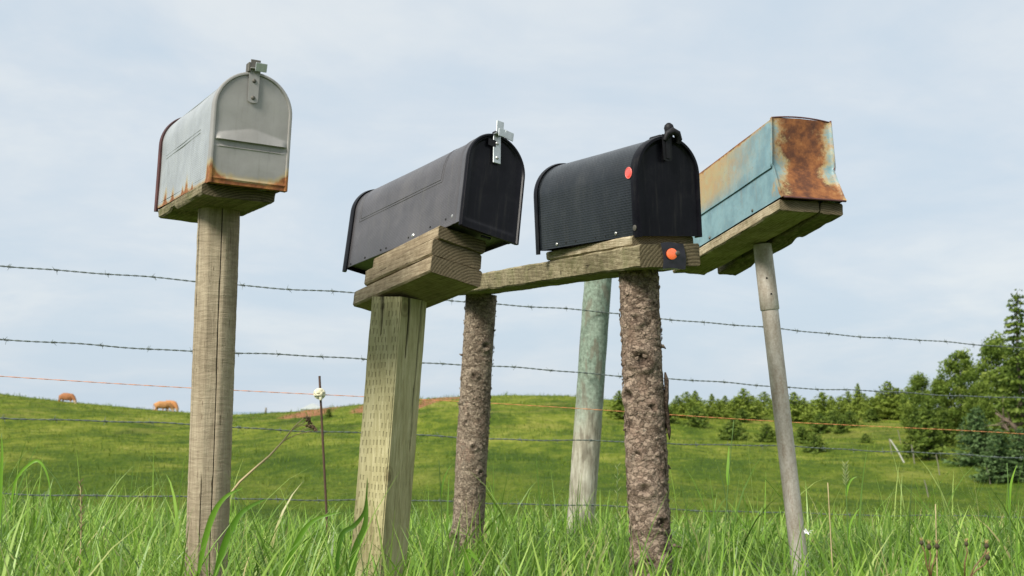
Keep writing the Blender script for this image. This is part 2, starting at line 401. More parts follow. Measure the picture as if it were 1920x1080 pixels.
def make_body(root, W, H, L, m, y0=.004, ridges=(), rustfn=None, ny=44, dent=0):
    b = MB(); S = arc_samples(W, H, 14, 36); ys = [y0 + (L-y0)*i/ny for i in range(ny+1)]
    arc = []
    for y in ys:
        for s in S:
            (x, z), (a, c_) = arc_param(s, W, H)
            e = dent*noise.noise(Vector((x*9, y*7, z*9+5)))
            b.v.append((x+a*e, y, z+c_*e)); arc.append(s)
    n = len(S); b.f += [f[::-1] for f in grid_faces(n, len(ys))]
    # floor, a few mm above the skirt
    hz = .009; k = len(b.v)
    b.add([(-W/2+.001, y0+.004, hz), (W/2-.001, y0+.004, hz), (W/2-.001, L-.004, hz), (-W/2+.001, L-.004, hz)], [(0, 1, 2, 3)])
    arc += [0]*4
    for r in ridges:
        k0 = len(b.v); ridge(b, W, H, *r); arc += [0]*(len(b.v)-k0)
    b.a['arc'] = arc
    b.a['rust'] = [rustfn(*v) for v in b.v] if rustfn else [0]*len(b.v)
    return b.build('body', m, root, smooth=True, angle=40)

# ---- 1: grey mailbox with rusty lower corners
def rounded_plate(b, cx, y, z0, z1, w_, t=.0018, bot=True, top=False, nrm=-1):
    r = w_/2*.9; pts = []
    if bot: pts += [(cx + r*math.cos(a)*1.0, z0+r*.45+r*.45*math.sin(a)) for a in [math.pi + math.pi*i/8 for i in range(9)]]
    else: pts += [(cx-w_/2, z0), (cx+w_/2, z0)]
    pts += [(cx+w_/2, z1), (cx-w_/2, z1)]
    n = len(pts)
    b.add([(x, y, z) for x, z in pts] + [(x, y-t, z) for x, z in pts], [tuple(range(n)), tuple(range(n, 2*n))[::-1]] + [(i, (i+1) % n, n+(i+1) % n, n+i)[::-1] for i in range(n)])
loc, M, (W, H, L) = frame_of(1)
r1 = empty('mailbox', loc, M, label='light grey arched mailbox with rusty lower corners and creased door, on the leftmost post', cat='mailbox', group='roadside mailboxes')
def rust1(x, y, z):
    v = 0.0
    if x < 0:
        v += .95*math.exp(-((y-.02)/.013)**2)*math.exp(-((z-.008)/.045)**2)
        for yc, s, zz_ in ((.2, .013, .03), (.235, .008, .02), (.335, .012, .028), (.41, .016, .034), (.15, .006, .014)):
            v += .95*math.exp(-((y-yc)/s)**2)*math.exp(-(z/zz_)**2)
        v += .55*math.exp(-(z/.006)**2)
    return v
st = H - W/2; al = math.pi*W/2
make_body(r1, W, H, L, M_GREY, rustfn=rust1, dent=.0016, ridges=[
    ([(.112, .108), (.107, .425)], .0012), ([(.119, .108), (.114, .425)], .0009), ([(.2, .06), (.2, .45)], .0010), ([(.207, .06), (.207, .45)], .0008),
    ([(.012, .02), (.012, .47)], .0007)])
def door1(x, z):
    k = 0.0
    if z > .083 and z < .112:
        top = .112 - .016*abs(x)/.07
        if z < top: k = -.0065*((top-z)/(top-.083))**.9*min(1, max(0, (.071-abs(x))/.006))
    k += -.0012*math.exp(-((z-.070)/.0012)**2)*(abs(x) < .068) if z < .083 else 0
    if z < .083 and z > .072: k += .0018*(abs(x) < .066)
    k += -.002*math.exp(-((z-.006)/.0025)**2)
    k += .0012*noise.noise(Vector((x*20, 0, z*20)))
    return k
b = MB(); sweep_arch(b, W, H, [(.0005, .016), (.0032, .016), (.0034, .0), (.0028, -.0035), (.0008, -.0045), (-.0022, -.0040), (-.0038, -.001), (-.0038, .003)], zmin=-.004)
n0 = len(b.v); arch_plate(b, W-.004, H-.002, -.0012, door1, 150, 30, zmin=-.004)
b.add([(-W/2-.003, .014, -.004), (W/2+.003, .014, -.004), (W/2+.003, -.004, -.004), (-W/2-.003, -.004, -.004)], [(0, 1, 2, 3)])
b.a['rust'] = [.92*math.exp(-(max(z, 0)/.017)**2)*(.50+.9*(min(abs(x)/.075, 1))**4) + .9*math.exp(-((abs(x)-.079)/.014)**2-(z/.03)**2) + .5*(z < .002) for x, y, z in b.v]
dr = b.build('door', M_GREYD, r1, smooth=True, angle=45)
b = MB(); rounded_plate(b, -.004, -.0050, .163, .232, .022)
b.box(-.014, .006, -.016, -.0052, .230, .2318)
lt = b.build('latch_plate', M_GREYD, dr)
for z in (.173, .207): b = MB(); b.disc((-.004, -.0068, z), (0, -1, 0), .0042, .001, 14, .002); b.build('rivet', M_DIRTY, dr, smooth=True, angle=50)
b = MB(); T = Matrix.Translation((.004, 0, .229))
b.box(-.010, .013, -.017, -.014, 0, .017, T @ Matrix.Rotation(R(14), 4, 'X'), .0006)
b.build('latch_tab', M_ZINC, dr)
b = MB()
b.box(-.013, .009, -.002, .018, .226, .2285); b.box(-.006, .014, .006, .008, .2285, .258, Matrix.Rotation(R(-3), 4, 'X'), .0006)
b.box(-.018, -.012, -.010, .010, .224, .243, bev=.001)
b.build('catch_bracket', M_DIRTY, r1)
b = MB(); sweep_arch(b, W, H, [(.0004, L-.014), (.0045, L-.015), (.0062, L-.002), (.0050, L+.002), (.0, L+.002), (-.004, L-.0)], zmin=-.006)
arch_plate(b, W, H, L+.0005, None, 30, 8, True)
b.build('rear_panel', M_RIM, r1, smooth=True, angle=45)

# ---- 2: charcoal mailbox with black door
loc, M, (W, H, L) = frame_of(2)
r2 = empty('mailbox', loc, M, label='charcoal grey arched mailbox with glossy black door and cross shaped silver latch, on stacked boards', cat='mailbox', group='roadside mailboxes')
pan = lambda e: [(.126-e, .098-e), (.170, .092-e), (.236+e*.6, .100-e), (.236+e*.6, .452+e), (.120-e, .447+e), (.126-e, .098-e)]
make_body(r2, W, H, L, M_CHAR, y0=.006, dent=.0007, ridges=[(pan(0), .0010), (pan(.0065), .0009), ([(.001, .03), (.001, .48)], .0012)])
b = MB(); sweep_arch(b, W, H, [(.0004, .030), (.0022, .030), (.0030, .020), (.0014, .016), (.0030, .012), (.0034, .001), (.0014, .0)])
for v in b.v: pass
b.a['arc'] = [0]*len(b.v); b.a['rust'] = [0]*len(b.v)
b.build('front_hoop', M_CHAR, r2, smooth=True, angle=45)
def door2(x, z):
    e = max(abs(x)/max(half_width(z, W, H), .01), 0)
    k = .004*sstep(np.array(e), .86, .90) if False else 0
    d_ = (half_width(z, W-.012, H-.006)-abs(x))
    k = .0035*min(1, max(0, d_/.004)) if z > .014 else .0035*min(1, max(0, (z-.006)/.008))*(d_ > 0)
    return k - .002
b = MB(); sweep_arch(b, W, H, [(.0, -.001), (.0035, -.001), (.0040, -.006), (.0020, -.010), (-.0018, -.0095), (-.0045, -.005)], zmin=-.009)
arch_plate(b, W-.002, H-.001, -.004, door2, 100, 32, zmin=-.008)
b.box(-W/2, W/2, -.0075, .0, -.0095, -.0078)
b.box(-.012, .012, .004, .010, -.014, -.0095)
d2 = b.build('door', M_BLK, r2, smooth=True, angle=40)
b = MB(); T = Matrix.Translation((-.002, -.0075, .160)) @ Matrix.Rotation(R(-6), 4, 'Y')
b.box(-.0105, .0105, -.0022, 0, 0, .066, T, .0008)
b.box(-.0105, .0105, -.012, 0, .066, .068, T, .0005)
b.box(-.008, .011, -.014, -.0122, .060, .078, T @ Matrix.Rotation(R(4), 4, 'X'), .0006)
b.box(-.002, .018, .004, .006, .066, .106, T @ Matrix.Rotation(R(3), 4, 'Y'), .0006)
b.box(.014, .038, .0015, .0035, .070, .090, T @ Matrix.Rotation(R(8), 4, 'Y'), .0006)
b.build('latch', M_ZINC, d2)
for z in (.013, .047): b = MB(); b.disc(T @ Vector((0, -.0022, z)), (0, -1, 0), .0042, .001, 14, .002); b.build('rivet', M_STEEL, d2, smooth=True, angle=50)
b = MB(); b.box(-.014, .006, -.004, .024, H-.001, H+.003, bev=.001); b.box(-.014, -.004, -.006, .006, H+.003, H+.012, bev=.002)
b.box(-.030, -.010, -.0098, -.0085, .196, .212)
b.build('catch_bracket', M_BLKP, r2)
b = MB(); sweep_arch(b, W, H, [(.0004, L-.012), (.0045, L-.013), (.0062, L-.002), (.0050, L+.004), (.0, L+.004), (-.004, L)], zmin=-.008)
arch_plate(b, W, H, L+.0005, None, 30, 8, True)
b.build('rear_panel', M_BLK, r2, smooth=True, angle=45)
def side_dots(root, pts, W, nm, m, r, dome=.0006):
    for y, z in pts:
        b = MB(); b.disc((-W/2-.0002, y, z), (-1, 0, 0), r, .0006, 14, dome); b.build(nm, m, root, smooth=True, angle=40)
side_dots(r2, [(.208, .013), (.119, .017), (.058, .020), (.305, .010), (.329, .011), (.401, .008), (.468, .006), (.024, .042)], W, 'drilled_hole', M_HOLE, .0026, 0)
side_dots(r2, [(.189, .014), (.031, .021)], W, 'rivet', M_STEEL, .0052, .002)

# ---- 3: black ribbed mailbox
loc, M, (W, H, L) = frame_of(3)
r3 = empty('mailbox', loc, M, label='black ribbed arched mailbox with round red reflector on its side, above the bark covered post', cat='mailbox', group='roadside mailboxes')
make_body(r3, W, H, L, M_BLKR, y0=.002, dent=.0005)
b = MB(); sweep_arch(b, W, H, [(.0004, .018), (.0030, .018), (.0034, -.006), (.0020, -.010), (-.0040, -.010), (-.0060, -.004)], zmin=-.006)
arch_plate(b, W-.002, H-.001, -.003, lambda x, z: .0022*min(1, max(0, (half_width(z, W-.016, H-.008)-abs(x))/.004)), 60, 24, zmin=-.002)
b.box(-W/2, W/2, -.006, .0, -.004, -.002)
d3 = b.build('door', M_BLK, r3, smooth=True, angle=40)
b = MB(); rounded_plate(b, -.003, -.0105, .172, .236, .026, .004)
rounded_plate(b, -.003, -.0150, .178, .225, .012, .002)
b.add(*(lambda n: ([( -.008+.040*i/n if False else -.010, 0, 0) for i in range(0)], []))(1))
pts = [(-.010, -.015, .222), (-.006, -.020, .236), (.008, -.022, .243), (.022, -.020, .238), (.029, -.017, .224), (.026, -.016, .214)]
b.tube(pts, [.006, .008, .009, .009, .008, .005], 10)
b.build('latch', M_BLKP, d3, smooth=True, angle=50)
b = MB(); b.box(-.018, .024, -.004, .040, H-.002, H+.006, bev=.003); b.tube([(.016, .004, H+.004), (.017, .004, H+.018), (.017, .004, H+.024), (.017, .004, H+.031), (.017, .004, H+.036)], [.009, .011, .012, .010, .004], 14)
b.build('catch_knob', M_BLKP, r3, smooth=True, angle=50)
b = MB(); sweep_arch(b, W, H, [(.0004, L-.012), (.0045, L-.013), (.0062, L-.002), (.0050, L+.004), (.0, L+.004), (-.004, L)], zmin=-.010)
arch_plate(b, W, H, L+.0005, None, 30, 8, True)
b.build('rear_panel', M_BLK, r3, smooth=True, angle=45)
b = MB(); b.disc((-W/2-.0006, .024, .147), (-1, 0, 0), .0125, .003, 28, .0012); rf = b.build('reflector', M_RED, r3, smooth=True, angle=40)
b = MB(); rr_ = .0128; b.tube([(-W/2-.0034, .024+rr_*math.cos(a), .147+rr_*math.sin(a)) for a in [2*math.pi*i/24 for i in range(25)]], .0013, 6, False)
b.build('reflector_rim', flat_mat('pink_plastic_rim', (.75, .16, .14), .3), rf, smooth=True)
side_dots(r3, [(.093, .011), (.366, .009)], W, 'rivet', M_STEEL, .0048, .002)
side_dots(r3, [(.275, .009), (.322, .009), (.184, .010), (.139, .010)], W, 'drilled_hole', M_HOLE, .0024, 0)
b = MB(); b.disc((-W/2-.003, .008, .016), (-1, 0, 0), .007, .002, 16, .001); b.build('hinge_rivet', M_DIRTY, r3, smooth=True, angle=40)

# ---- 4: pale blue rusty mailbox
loc, M, (W, H, L) = frame_of(4)
r4 = empty('mailbox', loc, M, label='pale blue flat topped metal mailbox with rust stained pinched door, on the slanted metal pipe', cat='mailbox', group='roadside mailboxes')
m, g = mat('rusty_blue_paint'); p = g.obj()
n = g.noise(p, 18, 5, .65); c = g.mix(g.sm(n, .35, .65), (.125, .225, .255), (.185, .31, .335))
c = g.mix(g.math('MULTIPLY', g.sm(g.noise(p, 140, 3), .62, .7), .5), c, (.12, .19, .19))
a = g.attr('stain'); nn = g.noise(p, 55, 6, .75)
halo = g.sm(g.math('ADD', a, g.math('MULTIPLY', g.math('SUBTRACT', nn, .5), .9)), -.02, 1.12)
c = g.mix(g.math('MULTIPLY', halo, .95), c, g.ramp(g.noise(p, 28, 5), [(.35, (.35, .28, .12)), (.6, (.37, .235, .085)), (.72, (.27, .30, .22))]))
a = g.attr('rust'); nn = g.noise(p, 24, 8, .78)
mk = g.math('ADD', a, g.math('MULTIPLY', g.math('SUBTRACT', nn, .5), 1.15))
c = g.mix(g.math('MULTIPLY', g.sm(mk, .12, .42), .85), c, g.ramp(g.noise(p, 45, 4), [(.35, (.42, .31, .11)), (.6, (.38, .20, .055))]))
pit = g.math('MULTIPLY', g.sm(g.voro(p, 95), .22, .10), g.sm(g.noise(p, 12, 4, .7), .45, .62)); c = g.mix(g.math('MULTIPLY', pit, .6), c, (.16, .075, .03))
stz = g.noise(g.scl(p, (1, 1, .10)), 70, 5, .7); c = g.mix(g.math('MULTIPLY', g.sm(stz, .54, .70), .35), c, (.22, .17, .10))
mk = g.math('ADD', mk, g.math('MULTIPLY', g.math('SUBTRACT', g.noise(p, 110, 6, .8), .5), .35))
c = g.mix(g.sm(mk, .30, .56), c, g.ramp(g.noise(p, 22, 6, .72), [(.3, (.045, .018, .012)), (.45, (.105, .038, .016)), (.58, (.22, .082, .026)), (.75, (.34, .17, .06))]))
g.out(c, g.math('ADD', .42, g.math('MULTIPLY', g.sm(mk, .3, .6), .4)), 0, g.bump(g.math('ADD', nn, g.math('MULTIPLY', g.noise(p, 200, 3), .4)), .3, .0012), spec=.4)
M_BLUE = m
sec = [(-.0855, -.002), (-.0848, .03), (-.0840, .06), (-.0835, .086), (-.0875, .0862), (-.0878, .090), (-.0862, .12), (-.0845, .16), (-.0828, .20), (-.0815, .2140), (-.078, .2175), (-.04, .2215), (0, .2235), (.04, .2215), (.078, .2175), (.0815, .2140), (.0828, .20), (.0862, .12), (.0878, .090), (.0875, .0862), (.0835, .086), (.0855, -.002)]
def fwd(z): return -.043*max(0, (.09-z)/.09)**1.1 if z < .09 else 0.0
b = MB(); ys = [0, .015, .03, .06] + [.06+.56*i/26 for i in range(1, 27)]
for y in ys:
    for x, z in sec:
        kk = fwd(z)*max(0, 1-y/.06)
        b.v.append((x+.0016*noise.noise(Vector((x*14, y*8, z*14))), y+kk, z))
b.f += [f[::-1] for f in grid_faces(len(sec), len(ys))]
nn_ = len(sec); b.f.append(tuple((len(ys)-1)*nn_+i for i in range(nn_))[::-1])
k = len(b.v); b.add([(-.084, -.03, .004), (.084, -.03, .004), (.084, L, .004), (-.084, L, .004)], [(0, 1, 2, 3)])
b.a['stain'] = [(1.05*sstep(y, -.05, .44)*sstep(z, .088, .092)*(x < 0)*(.75+.3*sstep(z, .09, .17)) + .55*(z > .215)*sstep(y, .0, .2)) for x, y, z in b.v]
b.a['rust'] = [.62*(z > .212)*(.6+.4*sstep(y, 0, .2)) + .8*math.exp(-((y+.012)/.008)**2-((z-.035)/.013)**2)*(x < 0) + .75*math.exp(-((y+.03)/.012)**2-((z-.01)/.012)**2)*(x < 0) + .2*math.exp(-(y/.006)**2)*(z > .09) for x, y, z in b.v]
b.build('body', M_BLUE, r4, smooth=True, angle=30)
b = MB(); NX, NZ = 40, 48; vs = []
def hw4(z): return (.0855 - .003*(z/.09)) if z < .09 else (.0868 - .0053*(z-.09)/.13)
for j in range(NZ+1):
    z = -.004 + .2225*j/NZ
    for i in range(-1, NX+2):
        back = .012*(i < 0 or i > NX); u = max(-1, min(1, 2*i/NX-1)); x = u*(hw4(z)+.0008); zz_ = z + (.0042*(1-u*u) if j == NZ else 0)*1
        bow = .012*(1-u*u)*math.sin(math.pi*min(max((z)/.22, 0), 1))       # sheet pushed inwards
        edge = -.006*sstep(abs(u), .93, 1.0)
        vs.append((x, fwd(z) - .004 + back + bow + edge - .003*(z < .002) + .0015*noise.noise(Vector((x*25, 0, z*25))), z + .003*(1-u*u)*(z/.22)**6))
b.add(vs, grid_faces(NX+3, NZ+1))
b.a['stain'] = [0]*len(b.v)
def rust4(x, z):
    cen = .012 - .02*(z/.22)*0
    wdt = .068 + .04*math.exp(-(z/.030)**2) + .030*math.exp(-((z-.215)/.022)**2) + .012*math.sin(z*55)
    v = 1.0*math.exp(-(abs(x-.001-cen*.3)/wdt)**2.0)
    return v*.80
b.a['rust'] = [rust4(x, z) for x, y, z in b.v]
d4 = b.build('door', M_BLUE, r4, smooth=True, angle=60)
# folded edge of the door on its right side, bottom lip and top seam
b = MB()
P = [(hw4(z)+.001, fwd(z)-.006, z) for z in [.222-.226*i/20 for i in range(21)]]
b.tube(P, .0026, 6)
P = [(x, fwd(-.004)-.010, -.005) for x in [-.083+.168*i/10 for i in range(11)]]; b.tube(P, .0026, 6)
P = [(x, -.004, .2180+.0072*(1-(x/.083)**2)) for x in [-.081+.162*i/14 for i in range(15)]]; b.tube(P, .0020, 6)
b.build('folded_edge', M_RIM, d4, smooth=True)
side_dots(r4, [(.119, .007), (.402, .005)], .171, 'screw', M_DIRTY, .0045, .002)

# ---------------------------------------------------------------- posts and boards
def rough_board(b, x0, x1, y0, y1, z0, z1, seed=0, amp=.0016, M=None, nlen=40, yaw=0, taper=0.0, chip=0.0):
    """A sawn plank along local y with slightly uneven, chamfered edges."""
    c = .004; sec = [(x0+c, z0), (x1-c, z0), (x1, z0+c), (x1, z1-c), (x1-c, z1), (x0+c, z1), (x0, z1-c), (x0, z0+c)]
    full = []
    for i in range(8):
        a, d_ = sec[i], sec[(i+1) % 8]; k = 6 if i % 4 == 0 else (3 if i % 2 == 0 else 1)
        for j in range(k): full.append((a[0]+(d_[0]-a[0])*j/k, a[1]+(d_[1]-a[1])*j/k))
    n = len(full); vs = []; xm, zm = (x0+x1)/2, (z0+z1)/2
    ys = [y0, y0+.002] + [y0+.002+(y1-y0-.004)*i/nlen for i in range(1, nlen)] + [y1-.002, y1]
    for q, y in enumerate(ys):
        sh = .985 if q in (0, len(ys)-1) else 1
        for x, z in full:
            v = Vector((x*30+seed, y*14, z*30)); e = noise.noise(v)*amp + noise.noise(v*4)*amp*.4
            ch = chip*max(0, noise.noise(Vector((seed+9, y*11, 0)))-.12) if (z < z0+c*1.5) else 0
            dx = (x-xm); dz = (z-zm)
            vs.append((xm+dx*sh+e+math.tan(yaw)*(y-y0), y + (noise.noise(Vector((x*40, seed, z*40)))*.003 if q in (0, len(ys)-1) else 0), zm+dz*sh+e+ch))
    fs = [(j*n+i, j*n+(i+1) % n, (j+1)*n+(i+1) % n, (j+1)*n+i)[::-1] for j in range(len(ys)-1) for i in range(n)]
    fs += [tuple(range(n)), tuple(range((len(ys)-1)*n, len(ys)*n))[::-1]]
    b.a.setdefault('end', []); b.a['end'] += [1.0 if q in (0, len(ys)-1) else (.35 if q in (1, len(ys)-2) else 0.) for q in range(len(ys)) for _ in range(n)]
    if M is not None: vs = [M @ Vector(v) for v in vs]
    b.add(vs, fs)
def post_root(name, k, top_local, lower_px, **kw):
    """post from its top (in mailbox k's frame) down through a lower point seen at the same depth, into the ground"""
    T = glob(k, top_local); Lw = at(lower_px[0], lower_px[1], T.y)
    dv = (Lw - T).normalized(); base = T + dv*((T.z+.06)/-dv.z)
    return empty(name, base, None, **kw), T - base
def board_child(root, k, name, m, *a, **kw):
    """plank laid out in mailbox k's frame, parented to the post"""
    l, M, _ = frame_of(k); b = MB(); rough_board(b, *a, **kw); o = b.build(name, m, root, smooth=True, angle=35)
    o.matrix_local = Matrix.Translation(l - root.location) @ M.to_4x4(); return o
def shaft(root, name, top, m, rfn, nseg=128, nring=260, extra=None):
    """column from the root to 'top'; rfn(theta, z, h) gives the radius"""
    ax = top.normalized(); Lh = top.length; u = Vector((1, 0, 0)); u = (u - ax*u.dot(ax)).normalized(); v = ax.cross(u)
    vs = []; at_ = []
    for j in range(nring+1):
        h = Lh*j/nring
        for i in range(nseg):
            th = 2*math.pi*i/nseg; r = rfn(th, h, Lh)
            if isinstance(r, tuple): r, aa = r; at_.append(aa)
            cx = 0
            vs.append(ax*h + (u*math.cos(th)+v*math.sin(th))*r)
    b = MB(); b.add(vs, grid_faces(nseg, nring+1, True) + [tuple(range(nring*nseg, (nring+1)*nseg)), tuple(range(nseg))[::-1]])
    if extra: b.add(extra.v, extra.f); at_ += [0]*len(extra.v)
    if at_: b.a['crack'] = at_; b.a['flake'] = [0.]*(len(at_)-(len(extra.v) if extra else 0)) + ([rnd.random() for q in range(len(extra.v)//8) for _ in range(8)] if extra else [])
    return b.build(name, m, root, smooth=True, angle=70)

# post 1 : peeled round post with drying cracks
m, g = mat('peeled_pine'); p = g.obj(); q = g.scl(p, (1, 1, .06))
gr = g.noise(q, 150, 6, .7); rip = g.noise(g.scl(p, (1, 1, 5.5)), 26, 4, .6, .6); big = g.noise(g.scl(p, (1, 1, .3)), 12, 4, .6)
f = g.math('ADD', g.math('MULTIPLY', gr, .4), g.math('ADD', g.math('MULTIPLY', rip, .25), g.math('MULTIPLY', big, .4)))
c = g.ramp(f, [(.36, (.15, .118, .078)), (.5, (.27, .22, .152)), (.64, (.40, .34, .24))])
kn = g.sm(g.voro(g.scl(p, (1, 1, .7)), 7.5), .14, .06); c = g.mix(g.math('MULTIPLY', kn, .8), c, (.09, .055, .03))
c = g.mix(g.math('MULTIPLY', g.sm(g.noise(g.scl(p, (1, 1, .25)), 9, 5, .7), .5, .68), .4), c, (.13, .105, .075))
c = g.mix(g.sm(g.noise(q, 300, 2), .66, .72), c, (.09, .06, .035))
c = g.mix(g.attr('crack'), c, (.03, .02, .012))
g.out(c, .85, spec=.2, normal=g.bump(g.math('ADD', gr, g.math('MULTIPLY', rip, 1.2)), .7, .0025)); W_PEEL = m
ro, top = post_root('wooden_post', 1, (.002, .227, -.024), (393, 900), label='weathered round wooden post with long cracks carrying the grey mailbox', cat='post')
def f1(th, h, Lh):
    r = .0435*(1+.03*noise.noise(Vector((math.cos(th), math.sin(th), h*1.2))))
    r = min(r, .0415/max(.2, abs(math.cos(th-R(232))))) if math.cos(th-R(232)) > 0 else r      # planed flat
    r = min(r, .0405/max(.2, math.cos(th-R(282)))) if math.cos(th-R(282)) > .2 else r
    ck = 0
    for t0, wv_, w0 in ((R(216), .03, .026), (R(293), .07, .030), (R(262), .05, .016)):
        dth = abs(th - t0 - wv_*noise.noise(Vector((h*3, t0, 0)))); ww = w0*(.75+.5*noise.noise(Vector((h*4, t0, 3))))
        if t0 == R(262): ww *= max(0, noise.noise(Vector((h*1.7, 8, 3)))*2.2)
        if ww > .004: ck = max(ck, 1-dth/ww)
    ck = max(0, ck)
    return r - .008*ck**.7 + .0007*noise.noise(Vector((math.cos(th)*2, math.sin(th)*2, h*60))), min(1, ck*1.6)
shaft(ro, 'shaft', top, W_PEEL, f1, 200, 140)
board_child(ro, 1, 'mounting_board', W_OLD, -.083, .066, .036, .47, -.0245, -.0005, seed=3, amp=.003, chip=.02, yaw=R(1))

# post 2 : square pressure-treated post
m, g = mat('treated_timber'); p = g.obj(); q = g.scl(p, (1, 1, .05))
gr = g.noise(q, 170, 6, .7); big = g.noise(g.scl(p, (1, 1, .4)), 9, 4, .6)
f = g.math('ADD', g.math('MULTIPLY', gr, .55), g.math('MULTIPLY', big, .5))
c = g.ramp(f, [(.38, (.21, .182, .088)), (.52, (.37, .335, .178)), (.66, (.52, .475, .285))])
u_ = g.math('ADD', g.math('MULTIPLY', g.attr('across'), 1/.0105), g.math('MULTIPLY', g.noise(p, 14, 2), .8)); vv = g.n('ShaderNodeSeparateXYZ'); g.set(vv, 0, p)
rowf = g.math('ADD', g.math('MULTIPLY', vv.outputs[2], 1/.0195), g.math('MULTIPLY', g.noise(g.scl(p, (1, 1, .3)), 22, 3), .9)); row = g.math('FLOOR', rowf)
uu = g.math('ADD', u_, g.math('MULTIPLY', g.math('MODULO', row, 2.0), .5))
fu = g.math('ABSOLUTE', g.math('SUBTRACT', g.math('FRACT', uu), .5)); fv = g.math('ABSOLUTE', g.math('SUBTRACT', g.math('FRACT', rowf), .5))
cell = g.n('ShaderNodeTexWhiteNoise', noise_dimensions='2D'); cc = g.n('ShaderNodeCombineXYZ'); g.set(cc, 0, g.math('FLOOR', uu)); g.set(cc, 1, row); g.set(cell, 'Vector', cc.outputs[0])
inc = g.math('MULTIPLY', g.math('MULTIPLY', g.sm(fu, .17, .09), g.sm(fv, .34, .26)), g.sm(cell.outputs[0], .02, .55))
inc = g.math('MULTIPLY', inc, g.attr('incised'))
c = g.mix(g.math('MULTIPLY', inc, .48), c, (.10, .085, .035))
kn = g.voro(g.scl(p, (1, 1, .75)), 6.0); c = g.mix(g.math('MULTIPLY', g.sm(kn, .10, .06), .7), c, (.13, .095, .045))
c = g.mix(g.math('MULTIPLY', g.sm(g.math('ABSOLUTE', g.math('SUBTRACT', kn, .11)), .02, .005), .35), c, (.12, .09, .04))
c = g.mix(g.math('MULTIPLY', g.attr('crack'), .95), c, (.028, .022, .012))
g.out(c, .8, spec=.22, normal=g.bump(g.math('SUBTRACT', gr, g.math('MULTIPLY', inc, 1.3)), .7, .0025)); W_TREAT = m
ro, top = post_root('wooden_post', 2, (-.039, .277, -.111), (708.5, 1072), label='square greenish treated timber post with rows of small incisions under the stacked boards', cat='post')
hs = .0462; b = MB(); ax = top.normalized(); yaw = R(54)
u = Vector((math.cos(yaw), math.sin(yaw), 0)); u = (u-ax*u.dot(ax)).normalized(); v = ax.cross(u)
perim = []; K = 34
crn = [(-1, -1), (1, -1), (1, 1), (-1, 1)]
for s_ in range(4):
    (a0, b0), (a1, b1) = crn[s_], crn[(s_+1) % 4]
    for i in range(K):
        t = i/K; perim.append((a0+(a1-a0)*t, b0+(b1-b0)*t, s_, t))
NR = 170; ac, ck_, inc_ = [], [], []
for j in range(NR+1):
    h = top.length*j/NR; ht = top.length - h
    for a_, b_, s_, t in perim:
        e = .0007*noise.noise(Vector((a_*3, b_*3, h*20))); rd = 1-.05*(max(abs(a_), abs(b_)) > .999 and min(abs(a_), abs(b_)) > .97)
        ck = 0
        for (fs_, t0, ln, w0) in ((1, 0, 0, 0), (0, .80, .36, .030), (0, .30, .14, .05), (3, .35, .09, .06)):
            if ln and s_ == fs_ and ht < ln:
                dt = abs(t - t0 - .06*noise.noise(Vector((h*9, t0*5, 0))) + .10*ht/ln*(1 if t0 > .5 else -1)*.6)
                ww = w0*(1-ht/ln)**.5+.006; ck = max(ck, 1-dt/ww)
        ck = max(0, ck); q_ = hs*rd + e - .007*ck
        b.v.append(tuple(ax*h + u*(a_*q_) + v*(b_*q_))); ac.append((t if s_ % 2 == 0 else t)*hs*2); ck_.append(min(1, ck*1.7)); inc_.append(1.0 if s_ in (2, 3, 0, 1) else 0)
PERIM_N = len(perim)
b.f += grid_faces(PERIM_N, NR+1, True) + [tuple(range(NR*PERIM_N, (NR+1)*PERIM_N)), tuple(range(PERIM_N))[::-1]]
b.a['across'] = ac; b.a['crack'] = ck_
# incised strongly on the face turned to the left, faintly on the other
fac = []
for a_, b_, s_, t in perim: fac.append(s_)
b.a['incised'] = [{0: .18, 1: .18, 2: 1.0, 3: 1.0}[fac[i % PERIM_N]] for i in range(len(b.v))]
sq = b.build('shaft', W_TREAT, ro, smooth=True, angle=35)
for nm, a_, kw in (('mounting_board', (-.096, .033, .052, .36, -.0305, -.0005), dict(seed=1, yaw=R(4))), ('mounting_board', (-.104, .030, .057, .372, -.070, -.032), dict(seed=5, yaw=R(3.4))), ('mounting_board', (-.104, .032, .054, .427, -.110, -.0715), dict(seed=8, yaw=R(4)))):
    board_child(ro, 2, nm, W_NEW, *a_, **kw)

# beam, board and reflector under mailbox 3
l3, M3, _ = frame_of(3)
rb = empty('wooden_beam', l3, M3, label='long rough wooden beam joining the two bark covered posts below the black ribbed mailbox', cat='beam')
BY = Matrix.Rotation(R(-6.6), 4, 'Z')
b = MB(); rough_board(b, 0, .160, 0, 1.36, -.079, -.0262, seed=12, amp=.0026, nlen=90, M=Matrix.Translation((-.113, -.036, 0)) @ BY)
b.build('beam_plank', W_BEAM, rb, smooth=True, angle=35)
b = MB(); rough_board(b, -.098, .080, .012, .475, -.0255, -.0012, seed=15, amp=.0015, yaw=R(5))
b.build('mounting_board', W_DRY, rb, smooth=True, angle=35)
T = Matrix.Translation((-.113, -.036, 0)) @ BY
b = MB(); n0 = 10; vs = []
for j in range(n0+1):
    for i in range(n0+1):
        u_, v_ = i/n0, j/n0
        vs.append(T @ Vector((.056+.060*u_+.003*math.sin(v_*4), -.0045-.0018*abs(noise.noise(Vector((u_*5, v_*5, 1)))), -.084+.060*v_+.002*math.sin(u_*5))))
b.add(vs, grid_faces(n0+1, n0+1))
b.add([T @ Vector(q) for q in ((.056, .03, -.0835), (.116, .03, -.0835), (.116, -.004, -.0835), (.056, -.004, -.0835))], [(0, 1, 2, 3)])
tp = b.build('reflector_tape', flat_mat('black_tape', (.012, .010, .016), .3, .6), rb, smooth=True)
